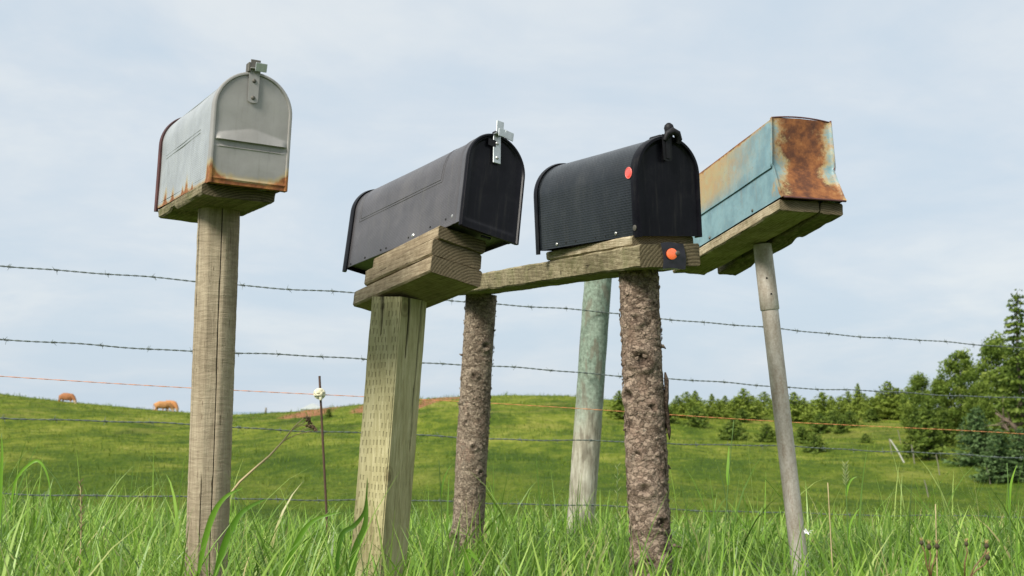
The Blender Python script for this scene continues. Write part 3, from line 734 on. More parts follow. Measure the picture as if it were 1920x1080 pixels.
b = MB(); c0 = T @ Vector((.080, -.007, -.050)); dn = (T.to_3x3() @ Vector((-.12, -1, 0)))
b.disc(c0, dn, .0130, .003, 28, .0012); b.build('reflector_disc', M_ORG, tp, smooth=True, angle=40)
b = MB(); b.disc(c0 + Vector((.013, -.004, .001)), dn, .006, .004, 12, .002); b.build('screw', M_DIRTY, tp, smooth=True, angle=40)

# bark-covered posts
def bark_mat(name, dark, mid, light, s=1.0):
    m, g = mat(name); p = g.obj(); q = g.scl(p, (1, 1, 1.7))
    w0 = g.noise(p, 26*s, 5, .7, 0, 1); q2 = g.vmath('ADD', q, g.scl(g.vmath('SUBTRACT', w0, (.5, .5, .5)), (.07, .07, .07)))
    ed = g.voro(q2, 60*s, 'DISTANCE_TO_EDGE'); fi = g.noise(q, 200*s, 6, .75); mid_ = g.noise(q, 60*s, 5, .7, .8); big = g.noise(p, 11, 5, .65)
    cel = g.voro(q2, 60*s, 'F1', out=1); sc = g.n('ShaderNodeSeparateColor'); g.set(sc, 0, cel)
    f = g.math('ADD', g.math('ADD', g.math('MULTIPLY', big, .30), g.math('MULTIPLY', mid_, .34)), g.math('ADD', g.math('MULTIPLY', fi, .28), g.math('MULTIPLY', sc.outputs[0], .16)))
    c = g.ramp(f, [(.40, dark), (.50, mid), (.60, light)])
    c = g.mix(g.math('MULTIPLY', g.sm(ed, .06, .0), .62), c, tuple(x*.35 for x in dark))
    c = g.mix(g.math('MULTIPLY', g.sm(g.noise(p, 40, 5, .7), .60, .70), .4), c, (.30, .29, .24))
    c = g.mix(g.math('MULTIPLY', g.sm(g.noise(g.scl(p, (1, 1, .6)), 16, 5, .7), .55, .64), .55), c, (.31, .215, .16))
    c = g.mix(g.math('MULTIPLY', g.attr('flake'), .38), c, tuple(x*1.25 for x in light))
    c = g.mix(g.math('MULTIPLY', g.attr('crack'), .8), c, (.028, .017, .012))
    h = g.math('ADD', g.math('MULTIPLY', g.sm(ed, 0, .12), .45), g.math('ADD', g.math('MULTIPLY', fi, .8), g.math('ADD', g.math('MULTIPLY', mid_, .8), g.math('MULTIPLY', sc.outputs[1], .4))))
    g.out(c, .9, spec=.15, normal=g.bump(h, 1.0, .0035)); return m
BARK_BIG = bark_mat('spruce_bark', (.060, .042, .030), (.185, .135, .100), (.36, .275, .21))
BARK_SM = bark_mat('fine_spruce_bark', (.080, .060, .042), (.205, .158, .116), (.37, .30, .225), 1.3)
def bark_fn(R0, amp, sc, knots, bulge=0.0):
    def fn(th, h, Lh):
        x, y = math.cos(th), math.sin(th); P = Vector((x*R0, y*R0, h))
        r = R0*(1+.07*noise.noise(Vector((x*.8, y*.8, h*4.5)))) + bulge*max(0, (.35-h))*.03
        wv_ = Vector((P.x, P.y, P.z*1.5))*sc + Vector((noise.noise(P*45), noise.noise(P*45+Vector((5, 0, 0))), noise.noise(P*45+Vector((0, 7, 0)))))*1.3
        dd = noise.voronoi(wv_, distance_metric='DISTANCE')[0]; e = min(1, (dd[1]-dd[0])*2.2)
        pl = noise.cell(wv_) if False else noise.noise(P*sc*.7)
        r += amp*(e*.35 + pl*.8) + amp*.35*noise.noise(P*150)
        ck = 0
        for kt, kh, ks in knots:
            dth = (th-kt+math.pi) % (2*math.pi)-math.pi; dd_ = math.hypot(dth*R0, (h-Lh+kh)*1.1)/ks
            r += ks*.32*math.exp(-(dd_-.9)**2*4) - ks*.28*math.exp(-dd_*dd_*3); ck = max(ck, math.exp(-dd_*dd_*2.5)*.9)
        return r, ck
    return fn
def flakes(top, R0, n, size, seed):
    r_ = random.Random(seed); ax = top.normalized(); u = Vector((1, 0, 0)); u = (u-ax*u.dot(ax)).normalized(); v = ax.cross(u); b = MB()
    for i in range(n):
        th = r_.uniform(0, 2*math.pi); h = r_.uniform(.05, top.length-.01); s = size*r_.uniform(.4, 1.3)
        nr = u*math.cos(th)+v*math.sin(th); tg = ax.cross(nr); c0 = ax*h + nr*(R0+.0028)
        k = 7; lift = r_.uniform(.05, .42); a0 = r_.uniform(0, 6.28); s *= (1.7 if r_.random() < .12 else 1); vs = [c0 + nr*.0016]
        for j in range(k):
            a = 2*math.pi*j/k; rr = s*r_.uniform(.6, 1.0); d0 = tg*math.cos(a)*rr*1.1 + ax*math.sin(a)*rr
            vs.append(c0 + d0 + nr*(max(0, math.cos(a-a0))*lift*s*.5 - .0012 - (math.cos(a)*rr)**2/(2*R0)))
        b.add(vs, [(0, j+1, (j+1) % k+1) for j in range(k)])
    return b
ro, top = post_root('log_post', 3, (-.023, .100, -.079), (1222, 1078), label='thick bark covered log post with a peeling strip, nearest below the black ribbed mailbox', cat='post')
kn = [(R(300), .60, .020), (R(240), .44, .014), (R(215), .30, .022), (R(262), .215, .028), (R(285), .33, .013), (R(255), .70, .030), (R(218), .71, .024), (R(305), .69, .014), (R(255), .52, .02), (R(270), .90, .02), (R(250), .12, .018)]
shaft(ro, 'bark', top, BARK_BIG, bark_fn(.0475, .0027, 60, kn), 190, 420, flakes(top, .0476, 620, .0082, 3))
b = MB(); ax = top.normalized()      # peeling strip on the right, and broken branch stubs
P = [top - ax*(.245+.02*i) + Vector((.049+.0025*math.sin(i*1.1)+(.003 if i < 6 else .0012*(i-4)), -.012, 0)) for i in range(9)]
b.tube(P, [.002, .006, .005, .007, .006, .0075, .006, .005, .001], 6)
b.a['crack'] = [.8]*len(b.v)
b.build('peeling_strip', BARK_BIG, ro, smooth=True)
for sx, hh, ln, dy in ((.045, .655, .030, -.01), (-.045, .70, .012, -.018), (.046, .185, .010, -.012), (-.046, .38, .008, -.01), (.046, .47, .009, -.01)):
    b = MB(); c0 = top - ax*hh; sg = 1 if sx > 0 else -1
    b.tube([c0+Vector((sx*.8, dy, 0)), c0+Vector((sx+sg*ln*.4, dy-.002, .002)), c0+Vector((sx+sg*ln, dy-.003, -.004))], [.006, .0045, .0012], 7)
    b.a['crack'] = [.2]*len(b.v); b.build('branch_stub', BARK_BIG, ro, smooth=True)
ro, top = post_root('log_post', 3, (.152, 1.257, -.081), (873.5, 1050), label='thinner log post with fine grey brown bark, just right of the square timber post', cat='post')
kn = [(R(300), .17, .018), (R(262), .27, .014), (R(275), .50, .012), (R(310), .58, .013), (R(240), .42, .012), (R(225), .80, .03), (R(265), .93, .03)]
shaft(ro, 'bark', top, BARK_SM, bark_fn(.0505, .0015, 105, kn), 150, 330, flakes(top, .0507, 420, .0046, 9))
for sx, hh, ln in ((-.048, .20, .012), (-.048, .36, .009), (.048, .12, .008), (-.048, .92, .02)):
    b = MB(); c0 = top - top.normalized()*hh; sg = 1 if sx > 0 else -1
    b.tube([c0+Vector((sx*.8, -.014, 0)), c0+Vector((sx+sg*ln*.5, -.016, .001)), c0+Vector((sx+sg*ln, -.018, .004))], [.005, .0035, .001], 6)
    b.a['crack'] = [.2]*len(b.v); b.build('branch_stub', BARK_SM, ro, smooth=True)

# metal pipe post with two planks
m, g = mat('galvanised_pipe'); p = g.obj()
sc_ = g.noise(g.scl(p, (1, 1, .35)), 38, 6, .7); f2 = g.noise(p, 170, 4, .7)
c = g.ramp(g.math('ADD', g.math('MULTIPLY', sc_, .65), g.math('MULTIPLY', f2, .35)), [(.36, (.29, .235, .18)), (.5, (.44, .39, .33)), (.62, (.57, .53, .47)), (.75, (.68, .67, .64))])
c = g.mix(g.math('MULTIPLY', g.sm(g.noise(g.scl(p, (1, 1, .25)), 30, 5, .7), .60, .72), .6), c, (.22, .11, .05))
g.out(c, .6, .25, g.bump(f2, .35, .001)); M_PIPE = m
ro, top = post_root('pipe_post', 4, (.019, .288, -.036), (1497.5, 1040), label='slanted galvanised metal pipe post with wider sleeve carrying the pale blue mailbox', cat='post')
ax = top.normalized(); Lh = top.length; hS = Lh - (at(1429, 458, 3.33) - at(1441.5, 581, 3.33)).length
b = MB(); n_ = 40; b.tube([ax*(hS*i/n_) for i in range(n_+1)] + [ax*(hS+.02)], .0228, 32); b.build('pipe', M_PIPE, ro, smooth=True, angle=50)
b = MB(); b.tube([ax*(hS+.0), ax*(hS+.0015), ax*(hS+.05), ax*(Lh-.04), top], [.0245, .0256, .0256, .0250, .0250], 32); sv = b.build('sleeve', M_PIPE, ro, smooth=True, angle=50)
for q in (ax*(hS+.042)+Vector((.003, -.0255, 0)), ax*(hS+.085)+Vector((-.004, -.0252, 0))): b = MB(); b.disc(q, (0, -1, 0), .0025, .001, 10); b.build('drilled_hole', M_HOLE, sv)
board_child(ro, 4, 'mounting_board', W_DRY, -.086, .022, -.034, .690, -.034, -.0045, seed=21, amp=.003, chip=.02)
board_child(ro, 4, 'mounting_board', W_OLD, .026, .088, -.036, .668, -.036, -.006, seed=25, amp=.003, chip=.02, yaw=R(2))
0 and board_child(ro, 4, 'cross_cleat', W_OLD, -.075, .08, .22, .35, -.048, -.037, seed=28, amp=.002)

# ---------------------------------------------------------------- fences
def fdepth(px): return 1/np.interp(px, [-400, 0, 1850, 2600], [1/4.32, 1/4.6, 1/6.4, 1/7.5])
# straight fence line in plan through (px 0, 4.6 m) and (px 1850, 6.4 m)
A = np.array([-960/F_PX*4.6, 4.6]); B = np.array([890/F_PX*6.4, 6.4])
def wire_point(y_a, y_b, s):       # s = 0 at the left end A, 1 at B; y_* the rows there
    za = EYE + (HOR-y_a)/F_PX*A[1]; zb = EYE + (HOR-y_b)/F_PX*B[1]
    P = A + (B-A)*s; return Vector((P[0], P[1], za + (zb-za)*s))
fl = float(np.hypot(*(B-A)))
m, g = mat('galvanised_wire'); p = g.obj()
g.out(g.mix(g.noise(p, 25, 4), (.05, .065, .058), (.21, .25, .225)), .55, .3); M_WIRE = m
m, g = mat('barb_wire_rust'); g.out(g.mix(g.noise(g.obj(), 90, 3), (.03, .022, .018), (.11, .085, .07)), .6, .4); M_BARB = m
gp = wire_point(560, 700, .62)
root = empty('barbed_wire_fence', (A[0], A[1], 0), None, label='four strand barbed wire fence with a leaning greenish round post, running behind all the mailboxes', cat='fence')
S0, S1 = -.28, 1.9
rw = random.Random(5)
for (ya, yb) in ((495, 648), (635, 746), (785, 853), (919, 966)):
    b = MB(); ln = fl*(S1-S0); n_ = int(ln/.014); base = root.location; wav = [rw.uniform(0, 6) for _ in range(4)]
    def cp(t):
        s = S0+(S1-S0)*t; p = wire_point(ya, yb, s)
        return p + Vector((0, 0, .006*math.sin(s*9+wav[0])+.003*math.sin(s*31+wav[1])+.0015*math.sin(s*83+wav[2]))) - base
    for ph in (0, math.pi):
        pts = []
        for i in range(n_+1):
            t = i/n_; a = t*ln/.032*math.pi + ph; c_ = cp(t)
            pts.append(c_ + Vector((0, math.cos(a), math.sin(a)))*.0019)
        b.tube(pts, .0016, 5)
    bb = b; s = S0*fl + rw.uniform(0, .15)
    while s < S1*fl:
        t = (s/fl - S0)/(S1-S0)
        if 0 < t < 1:
            c_ = cp(t); dr_ = (cp(min(1, t+.001))-c_).normalized(); u = dr_.orthogonal().normalized(); v = dr_.cross(u)
            bb.tube([c_ + dr_*(-.008+.016*i/16) + (u*math.cos(i*1.6)+v*math.sin(i*1.6))*.0042 for i in range(17)], .0013, 4)
            for q in range(4):
                a = rw.uniform(0, .7)+q*math.pi/2; dd = (u*math.cos(a)+v*math.sin(a)) + dr_*rw.uniform(-.7, .7)
                bb.tube([c_+dr_*(-.006+.004*q), c_+dr_*(-.006+.004*q)+dd.normalized()*rw.uniform(.014, .021)], [.0013, .0006], 4)
        s += .178*rw.uniform(.93, 1.07)
    b.build('barbed_wire', M_WIRE, root, smooth=True)
m, g = mat('lichen_pine_post'); p = g.obj(); q = g.scl(p, (1, 1, .1)); sp = g.n('ShaderNodeSeparateXYZ'); g.set(sp, 0, p)
gr = g.noise(q, 90, 6, .7); big = g.noise(g.scl(p, (1, 1, .45)), 14, 5, .65)
c = g.ramp(g.math('ADD', g.math('MULTIPLY', gr, .45), g.math('MULTIPLY', big, .55)), [(.38, (.17, .15, .11)), (.50, (.34, .32, .25)), (.66, (.55, .53, .44))])
gm = g.sm(g.math('ADD', sp.outputs[2], g.math('MULTIPLY', g.math('SUBTRACT', big, .5), .5)), .62, .98)
c = g.mix(g.math('MULTIPLY', gm, .85), c, g.ramp(g.noise(p, 60, 5, .7), [(.35, (.08, .115, .085)), (.6, (.21, .285, .225)), (.75, (.36, .42, .35))]))
c = g.mix(g.math('MULTIPLY', g.sm(g.noise(g.scl(p, (1, 1, .3)), 26, 4, .6), .54, .62), .6), c, (.15, .13, .095))
g.out(c, .85, spec=.2, normal=g.bump(g.math('ADD', gr, big), .7, .004)); M_GPOST = m
def fpost(T, Lw, r, name='fence_post'):
    dv = (Lw-T).normalized(); zb = float(terrain_z(T.x, T.y))-.15; base = T + dv*((T.z-zb)/-dv.z)
    e = empty('tmp', base); return base, T-base
tY = 5.62
T_ = at(1123, 503, tY); Lw = at(1091, 950, tY)
dv = (Lw-T_).normalized(); base = T_ + dv*((T_.z+.22)/-dv.z); topv = T_-base
def gfn(th, h, Lh): return .0625*(1+.03*noise.noise(Vector((math.cos(th), math.sin(th), h*2)))) + .0018*noise.noise(Vector((math.cos(th)*3, math.sin(th)*3, h*12)))
o = shaft(root, 'fence_post', topv, M_GPOST, gfn, 64, 120); o.location = base - root.location
for s_ in (-.26, 1.55):
    p_ = wire_point(480, 640, s_); gz = float(terrain_z(p_.x, p_.y)); p0 = Vector((p_.x, p_.y+.07, gz-.1))
    o = shaft(root, 'fence_post', Vector((.03, 0, p_.z-gz+.2)), M_GPOST, gfn, 48, 60); o.location = p0 - root.location

# electric strand on a thin steel rod
ro = empty('electric_fence', (0, 0, 0), None, label='single orange electric fence wire held by a thin rusty rod with a pale round insulator', cat='fence')
rodY = 4.9
A2 = at(0, 705, 4.45); B2 = at(1920, 815, 6.3)
dl = B2-A2; A2 = A2 - dl*.3; B2 = B2 + dl*.5
m, g = mat('orange_polywire'); g.out(g.mix(g.noise(g.scl(g.obj(), (1, 1, 1)), 60, 2), (.62, .19, .045), (.75, .36, .17)), .5); M_POLY = m
b = MB(); n_ = 400
for ph in (0, math.pi):
    b.tube([A2.lerp(B2, i/n_) + Vector((0, math.cos(i*1.3+ph), math.sin(i*1.3+ph)))*.0008 + Vector((0, 0, .004*math.sin(i*.05))) for i in range(n_+1)], .00095, 5)
b.build('polywire', M_POLY, ro, smooth=True)
t = (at(601, 0, 1).x*0); s_ = None
# depth where the strand crosses the rod
best = min((abs(((A2.lerp(B2, i/2000).x)/A2.lerp(B2, i/2000).y*F_PX+960)-601), i) for i in range(2001))[1]; IP = A2.lerp(B2, best/2000); rodY = IP.y + .012
Tp = at(599, 705, rodY); Lp = at(612.5, 965, rodY); dv = (Lp-Tp).normalized(); bs = Tp + dv*((Tp.z+.05)/-dv.z)
m, g = mat('rusty_rod'); g.out(g.mix(g.noise(g.obj(), 60, 4), (.035, .018, .012), (.11, .055, .035)), .8); M_ROD = m
b = MB(); b.tube([bs.lerp(Tp, i/12) for i in range(13)], .0046, 10); rod = b.build('steel_rod', M_ROD, ro, smooth=True, angle=50)
M_INS = flat_mat('cream_plastic', (.68, .64, .46), .35)
b = MB(); c0 = IP + Vector((0, -.002, .002))
for z0, r_ in ((-.012, .014), (-.004, .0235), (.006, .0235), (.014, .015)): b.disc(c0+Vector((0, -.004, z0-.003)), (0, 0, 1), r_, .006, 20, .002)
b.disc(c0+Vector((0, .012, 0)), (0, -1, 0), .0225, .02, 24, .006); b.box(c0.x+.002, c0.x+.012, c0.y-.022, c0.y-.004, c0.z-.026, c0.z-.006, bev=.002)
b.disc(c0+Vector((-.010, -.016, .001)), (0, -1, 0), .006, .008, 12, .002); b.disc(c0+Vector((.010, -.016, .001)), (0, -1, 0), .006, .008, 12, .002)
b.build('insulator', M_INS, rod, smooth=True, angle=50)

# ---------------------------------------------------------------- grass
def grass_mat(name, stops, trans=.36, rough=.4, spec=.4):
    m, g = mat(name)
    c = g.ramp(g.attr('tone'), stops)
    c = g.mix(g.math('MULTIPLY', g.attr('tip'), .25), c, (.30, .34, .10))
    g.out(c, rough, spec=spec, trans=trans); return m
GM = grass_mat('grass_blade', [(0, (.032, .10, .008)), (.3, (.088, .22, .014)), (.6, (.18, .37, .030)), (.86, (.34, .52, .09)), (.94, (.42, .46, .17)), (1, (.50, .41, .21))])
def blades(P, Hh, Wd, Az, Bend, Tone, seg=6, twist=None, fold=None):
    n = len(P); t = np.linspace(0, 1, seg+1)[None]; Hc = Hh[:, None]; Bd = Bend[:, None]
    ang = Bd*t**1.5*1.0                                      # leaning angle grows along the blade
    ds = Hc/seg; dx = np.cumsum(np.sin(ang)*ds, 1); dz = np.cumsum(np.cos(ang)*ds, 1); dx -= dx[:, :1]; dz -= dz[:, :1]
    ca, sa = np.cos(Az)[:, None], np.sin(Az)[:, None]
    cx = P[:, :1] + dx*ca; cy = P[:, 1:2] + dx*sa; cz = P[:, 2:3] + dz
    wd = Wd[:, None]*np.clip(np.minimum(.55+t*2.2, (1-t)**.75*1.25), .02, 1)*.5
    tw = (twist[:, None] if twist is not None else 0)*t + (Az+np.pi/2)[:, None]
    wx, wy = np.cos(tw)*wd, np.sin(tw)*wd
    L_ = np.stack([cx-wx, cy-wy, cz], -1); R_ = np.stack([cx+wx, cy+wy, cz], -1)
    V = np.stack([L_, R_], 2).reshape(n, (seg+1)*2, 3)
    tone = np.repeat(Tone, (seg+1)*2); tip = np.broadcast_to(np.repeat(t, 2, 1), (n, (seg+1)*2)).ravel()
    q = np.array([[2*i, 2*i+1, 2*i+3, 2*i+2] for i in range(seg)]); Q = (q[None] + (np.arange(n)*(seg+1)*2)[:, None, None]).reshape(-1, 4)
    return V.reshape(-1, 3), Q, tone, tip
def merge(parts):
    Vs, Qs, A1, A2_, o = [], [], [], [], 0
    for V, Q, a, b_ in parts: Vs.append(V); Qs.append(Q+o); A1.append(a); A2_.append(b_); o += len(V)
    return np.concatenate(Vs), np.concatenate(Qs), np.concatenate(A1), np.concatenate(A2_)
def fan(n, y0, y1, half=.50, power=1.0):
    y = y0 + (y1-y0)*rng.random(n)**power; x = (rng.random(n)*2-1)*y*half; return x, y
def clump_noise(x, y): return .5 + .25*np.sin(x*2.3+y*1.1) + .25*np.sin(x*1.1-y*2.9+1) + .15*np.sin(x*6.1+2*y)
parts = []
def sward(n, y0, y1, h0, h1, w0, w1, bend=(.3, 1.7), power=1.0, seg=6, hl=.5, pale=.04):
    x, y = fan(n, y0, y1, hl, power); z = terrain_z(x, y)-.01; cn = clump_noise(x, y)
    h = (h0+(h1-h0)*rng.random(n)**1.3)*(.72+.5*cn)
    tone = np.clip(.02+.88*rng.random(n)+.2*(cn-.5), 0, .9); tone = np.where(rng.random(n) < pale, .93+.07*rng.random(n), tone)
    # taller on the far left and at the right edge
    px = 960+F_PX*x/y; h *= 1 + .28*np.exp(-((px-0)/170)**2) + .12*sstep(px, 1300, 1900) + .12*np.exp(-((px-1000)/160)**2)
    Azm = np.where(rng.random(n) < .55, rng.normal(.2, .8, n), rng.normal(3.0, .9, n))
    parts.append(blades(np.stack([x, y, z], 1), h, w0+(w1-w0)*rng.random(n), Azm, bend[0]+(bend[1]-bend[0])*rng.random(n)**1.4, tone, seg, rng.normal(0, 1.0, n)))
sward(3000, 1.25, 2.0, .15, .26, .005, .011)
sward(8000, 1.9, 3.4, .17, .38, .005, .013)
sward(9500, 3.2, 5.4, .10, .27, .005, .014)
sward(9000, 5.2, 8.0, .10, .24, .006, .013)
sward(9000, 8.0, 14, .12, .32, .006, .014, seg=4)
sward(9000, 1.6, 6.5, .05, .15, .003, .008, seg=4, pale=.14)
sward(5200, 1.8, 5.2, .15, .29, .009, .018, (1.2, 3.0), pale=.02)       # broad arching leaves
sward(5000, 2.0, 5.0, .12, .24, .006, .013, (1.0, 2.8), pale=.08)
sward(420, 2.1, 5.4, .32, .46, .005, .010, (.1, 1.3))         # taller blades standing out
sward(150, 2.0, 4.4, .32, .44, .010, .016, (.7, 2.6))
sward(340, 1.9, 5.0, .18, .36, .002, .005, (.1, 1.4), pale=.95)   # dead stalks
def tuft_at(px, Yd, n, spread, h0, h1, dy):
    xc = (px-960)/F_PX*Yd; x = xc + rng.normal(0, spread, n); y = Yd - dy - .22*rng.random(n); z = terrain_z(x, y)-.01
    parts.append(blades(np.stack([x, y, z], 1), h0+(h1-h0)*rng.random(n), .004+.008*rng.random(n), rng.random(n)*6.28, .3+1.6*rng.random(n), np.clip(.1+.8*rng.random(n), 0, .9), 6, rng.normal(0, 1, n)))
tuft_at(385, 2.6, 300, .10, .28, .47, .08); tuft_at(400, 2.3, 50, .08, .28, .42, .02); tuft_at(330, 2.55, 120, .12, .2, .36, 0); tuft_at(700, 2.83, 150, .14, .24, .42, .1); tuft_at(1080, 5.6, 120, .12, .2, .36, .1)
tuft_at(1220, 2.95, 130, .14, .22, .38, .1); tuft_at(1500, 3.3, 150, .12, .18, .36, .08); tuft_at(870, 4.0, 150, .14, .22, .40, .1); tuft_at(60, 2.5, 260, .18, .26, .42, 0); tuft_at(1870, 2.6, 200, .16, .24, .42, 0)
verge = parts; WL = MB(); WLt = []; WLp = []
# shorter pasture grass
parts = []
GM2 = grass_mat('pasture_blade', [(0, (.045, .10, .008)), (.5, (.12, .19, .013)), (1, (.26, .30, .04))], .3, .7, .15)
n = 46000; y = 13 + 138*rng.random(n)**.7; x = (rng.random(n)*2-1)*y*.47; keep = np.ones(n, bool)
z = terrain_z(x, y)-.02; clp = .5+.5*np.sin(x*.9+np.sin(y*.5)*2)*np.sin(y*.33+np.sin(x*.4)*2); h = (.10+.30*rng.random(n)**2+.0008*y)*(.6+.9*clp**3)
parts.append(blades(np.stack([x, y, z], 1), h, (.012+.05*rng.random(n))*(.4+y/110), rng.random(n)*6.28, .2+1.2*rng.random(n), np.clip(rng.random(n)*.8+.35*(.5-clp), 0, 1), 2))
V, Q, a_, b_ = merge(parts)
tag(np_mesh('pasture_grass', V, Q, GM2, {'tone': a_, 'tip': b_}, True), kind='stuff', label='short uneven grass scattered over the sloping pasture', cat='grass')

# broad dark leaves in front of the posts, and tall seeding stalks
def stem_obj(root, name, pts, r, m, n=6):
    b = MB(); b.tube(pts, r, n); return b.build(name, m, root, smooth=True)
M_STRAW = flat_mat('dry_straw', (.42, .33, .18), .7)
M_SEED = flat_mat('brown_seed_head', (.13, .085, .045), .9)
M_STEM = flat_mat('green_stem', (.11, .20, .045), .6, trans=.2)
M_LEAF = flat_mat('green_leaf', (.06, .155, .025), .5, trans=.35)
def leafy_stalk(px0, top, Yd, label, head=None, bendx=0.0, leaves=(), mat_=None):
    """one tall grass stem: foot column px0, tip pixel 'top', depth Yd"""
    Tt = at(top[0], top[1], Yd); f0 = at(px0, 1000, Yd); g0 = Vector((f0.x, Yd, float(terrain_z(f0.x, Yd))))
    ro = empty('grass_stalk', g0, None, label=label, cat='grass stalk', group='tall single grass stalks')
    d_ = Tt-g0; mid = d_*.5 + Vector((bendx, 0, .02))
    pts = [Vector((0, 0, 0)).lerp(mid, t).lerp(mid.lerp(d_, t), t) for t in [i/14 for i in range(15)]]
    stem_obj(ro, 'stem', pts, [.0022-.0014*i/14 for i in range(15)], mat_ or M_STEM, 5)
    for (t, ln, az, bd) in leaves:
        p0 = pts[int(t*14)]; V, Q, a_, b_ = blades(np.array([tuple(p0)]), np.array([ln]), np.array([.009]), np.array([az]), np.array([bd]), np.array([.6]), 9, np.array([.4]))
        np_mesh('leaf', V, Q, GM, {'tone': a_, 'tip': b_}, True, parent=ro)
    if head:
        b = MB()
        for i in range(26):
            t = 1-head*i/26; p0 = pts[min(14, int(t*14))].lerp(pts[min(14, int(t*14)+1)], t*14 % 1); a = i*2.4
            d2_ = Vector((math.cos(a)*.006, math.sin(a)*.004, .008)); b.tube([p0, p0+d2_*.6, p0+d2_*1.4], [.0005, .0013, .0003], 4)
        b.build('seed_head', M_SEED if mat_ else flat_mat('green_seed_head', (.20, .24, .09), .7), ro)
    return ro
leafy_stalk(1345, (1376, 788), 3.0, 'tall green grass stalk standing between the thick bark post and the metal pipe', None, -.01, ((.75, .10, 1.2, .5),))
leafy_stalk(1592, (1585, 872), 2.7, 'pale bending grass stalk just right of the metal pipe post', .1, .0, ((.86, .07, .4, 1.9), (.7, .09, .2, .9)))
leafy_stalk(1157, (1158, 875), 3.0, 'thin grass stalk with a long seed head close left of the thick bark post', .45)
leafy_stalk(830, (823, 862), 2.9, 'fine upright grass stalk between the square post and the thin bark post', .0, .01, ((.8, .09, .6, .8),))
leafy_stalk(14, (3, 812), 2.6, 'upright grass stalk at the left edge of the picture', .0, 0, ((.7, .16, .2, .7),))
leafy_stalk(1898, (1888, 868), 2.5, 'leafy grass stalk at the right edge in front of the low spruce', .0, 0, ((.8, .1, .2, .5), (.7, .12, 2.6, .6)))
leafy_stalk(1568, (1552, 905), 2.3, 'dry straw coloured stalk leaning left beside the metal pipe post', .0, 0, (), M_STRAW)
leafy_stalk(1752, (1754, 945), 2.1, 'straight straw coloured stalk rising from the brown seed buds', .0, 0, (), M_STRAW)
leafy_stalk(130, (150, 905), 2.8, 'thin pale bent stalk crossing the lowest barbed wire at left', .3, .03, (), M_STRAW)
# the bent wide leaf and the long arched blade at the left
def wide_leaf(path, wpx, Yd, label, nm='grass_blade', tone=.35):
    P = [at(px, py, Yd + dz) for px, py, dz in path]; base = P[0].copy()
    # Catmull-Rom through the points
    pts = []
    for i in range(len(P)-1):
        p0, p1, p2, p3 = P[max(i-1, 0)], P[i], P[i+1], P[min(i+2, len(P)-1)]
        for k in range(6):
            t = k/6; pts.append(.5*((2*p1)+(p2-p0)*t+(2*p0-5*p1+4*p2-p3)*t*t+(-p0+3*p1-3*p2+p3)*t**3))
    pts.append(P[-1]); n = len(pts); b = MB()
    for i, p in enumerate(pts):
        tg = (pts[min(i+1, n-1)]-pts[max(i-1, 0)]).normalized(); side = tg.cross(Vector((.25, -1, .15))).normalized()
        t = i/(n-1); w_ = wpx/F_PX*Yd*min(1, .5+2*t, (1-t)**.7*1.5+.02)*.5; up_ = side.cross(tg)*w_*.35
        for k in (-1, 0, 1): b.v.append(tuple(p - base + side*(w_*k) + (up_ if k else up_*0)))
    b.f += grid_faces(3, n); b.a['tone'] = [tone]*len(b.v); b.a['tip'] = [i/(n-1)*.5 for i in range(n) for _ in range(3)]
    k = len(WL.v); WL.add([tuple(Vector(v)+base) for v in b.v], b.f); WLt.extend(b.a['tone']); WLp.extend(b.a['tip'])
wide_leaf([(630, 1110, 0), (638, 1010, 0), (665, 985, 0), (684, 955, -.01), (689, 895, -.02)], 9, 2.2, 'dark pointed grass blade crossing the lower part of the square timber post', tone=.12)
wide_leaf([(655, 1120, 0), (664, 1040, 0), (684, 985, 0), (688, 930, 0)], 14, 2.25, 'second broad dark blade against the left face of the square timber post', tone=.2)
wide_leaf([(372, 1075, 0), (385, 1010, 0), (402, 960, 0), (425, 930, 0), (455, 915, .01)], 11, 2.2, 'broad green blade curving over the foot of the leftmost post', tone=.45)
wide_leaf([(400, 1090, 0), (425, 1010, 0), (455, 960, 0), (500, 935, .02)], 12, 2.3, 'broad blade arching right beside the foot of the leftmost post', tone=.3)
wide_leaf([(20, 960, 0), (30, 900, 0), (62, 866, 0), (80, 872, 0), (92, 905, 0), (96, 955, 0)], 5, 2.5, 'long thin blade arched over at the far left of the verge', tone=.6)
wide_leaf([(0, 980, 0), (2, 900, 0), (4, 850, 0), (3, 820, 0)], 6, 2.3, 'upright narrow blade cut by the left edge', tone=.55)
wide_leaf([(525, 1090, 0), (560, 1010, 0), (590, 975, 0), (640, 960, 0)], 9, 2.4, 'curved blade between the thin rod and the square timber post', tone=.4)
wide_leaf([(880, 1100, 0), (876, 1045, 0), (880, 1035, 0), (905, 1062, 0)], 13, 2.3, 'broad blade folded over at the foot of the thin bark post', tone=.5)

V, Q, a_, b_ = merge(verge + [(np.array(WL.v), np.array(WL.f), np.array(WLt), np.array(WLp))])
tag(np_mesh('grass', V, Q, GM, {'tone': a_, 'tip': b_}, True), kind='stuff', label='tall fresh green grass along the roadside verge around the post bases', cat='grass')
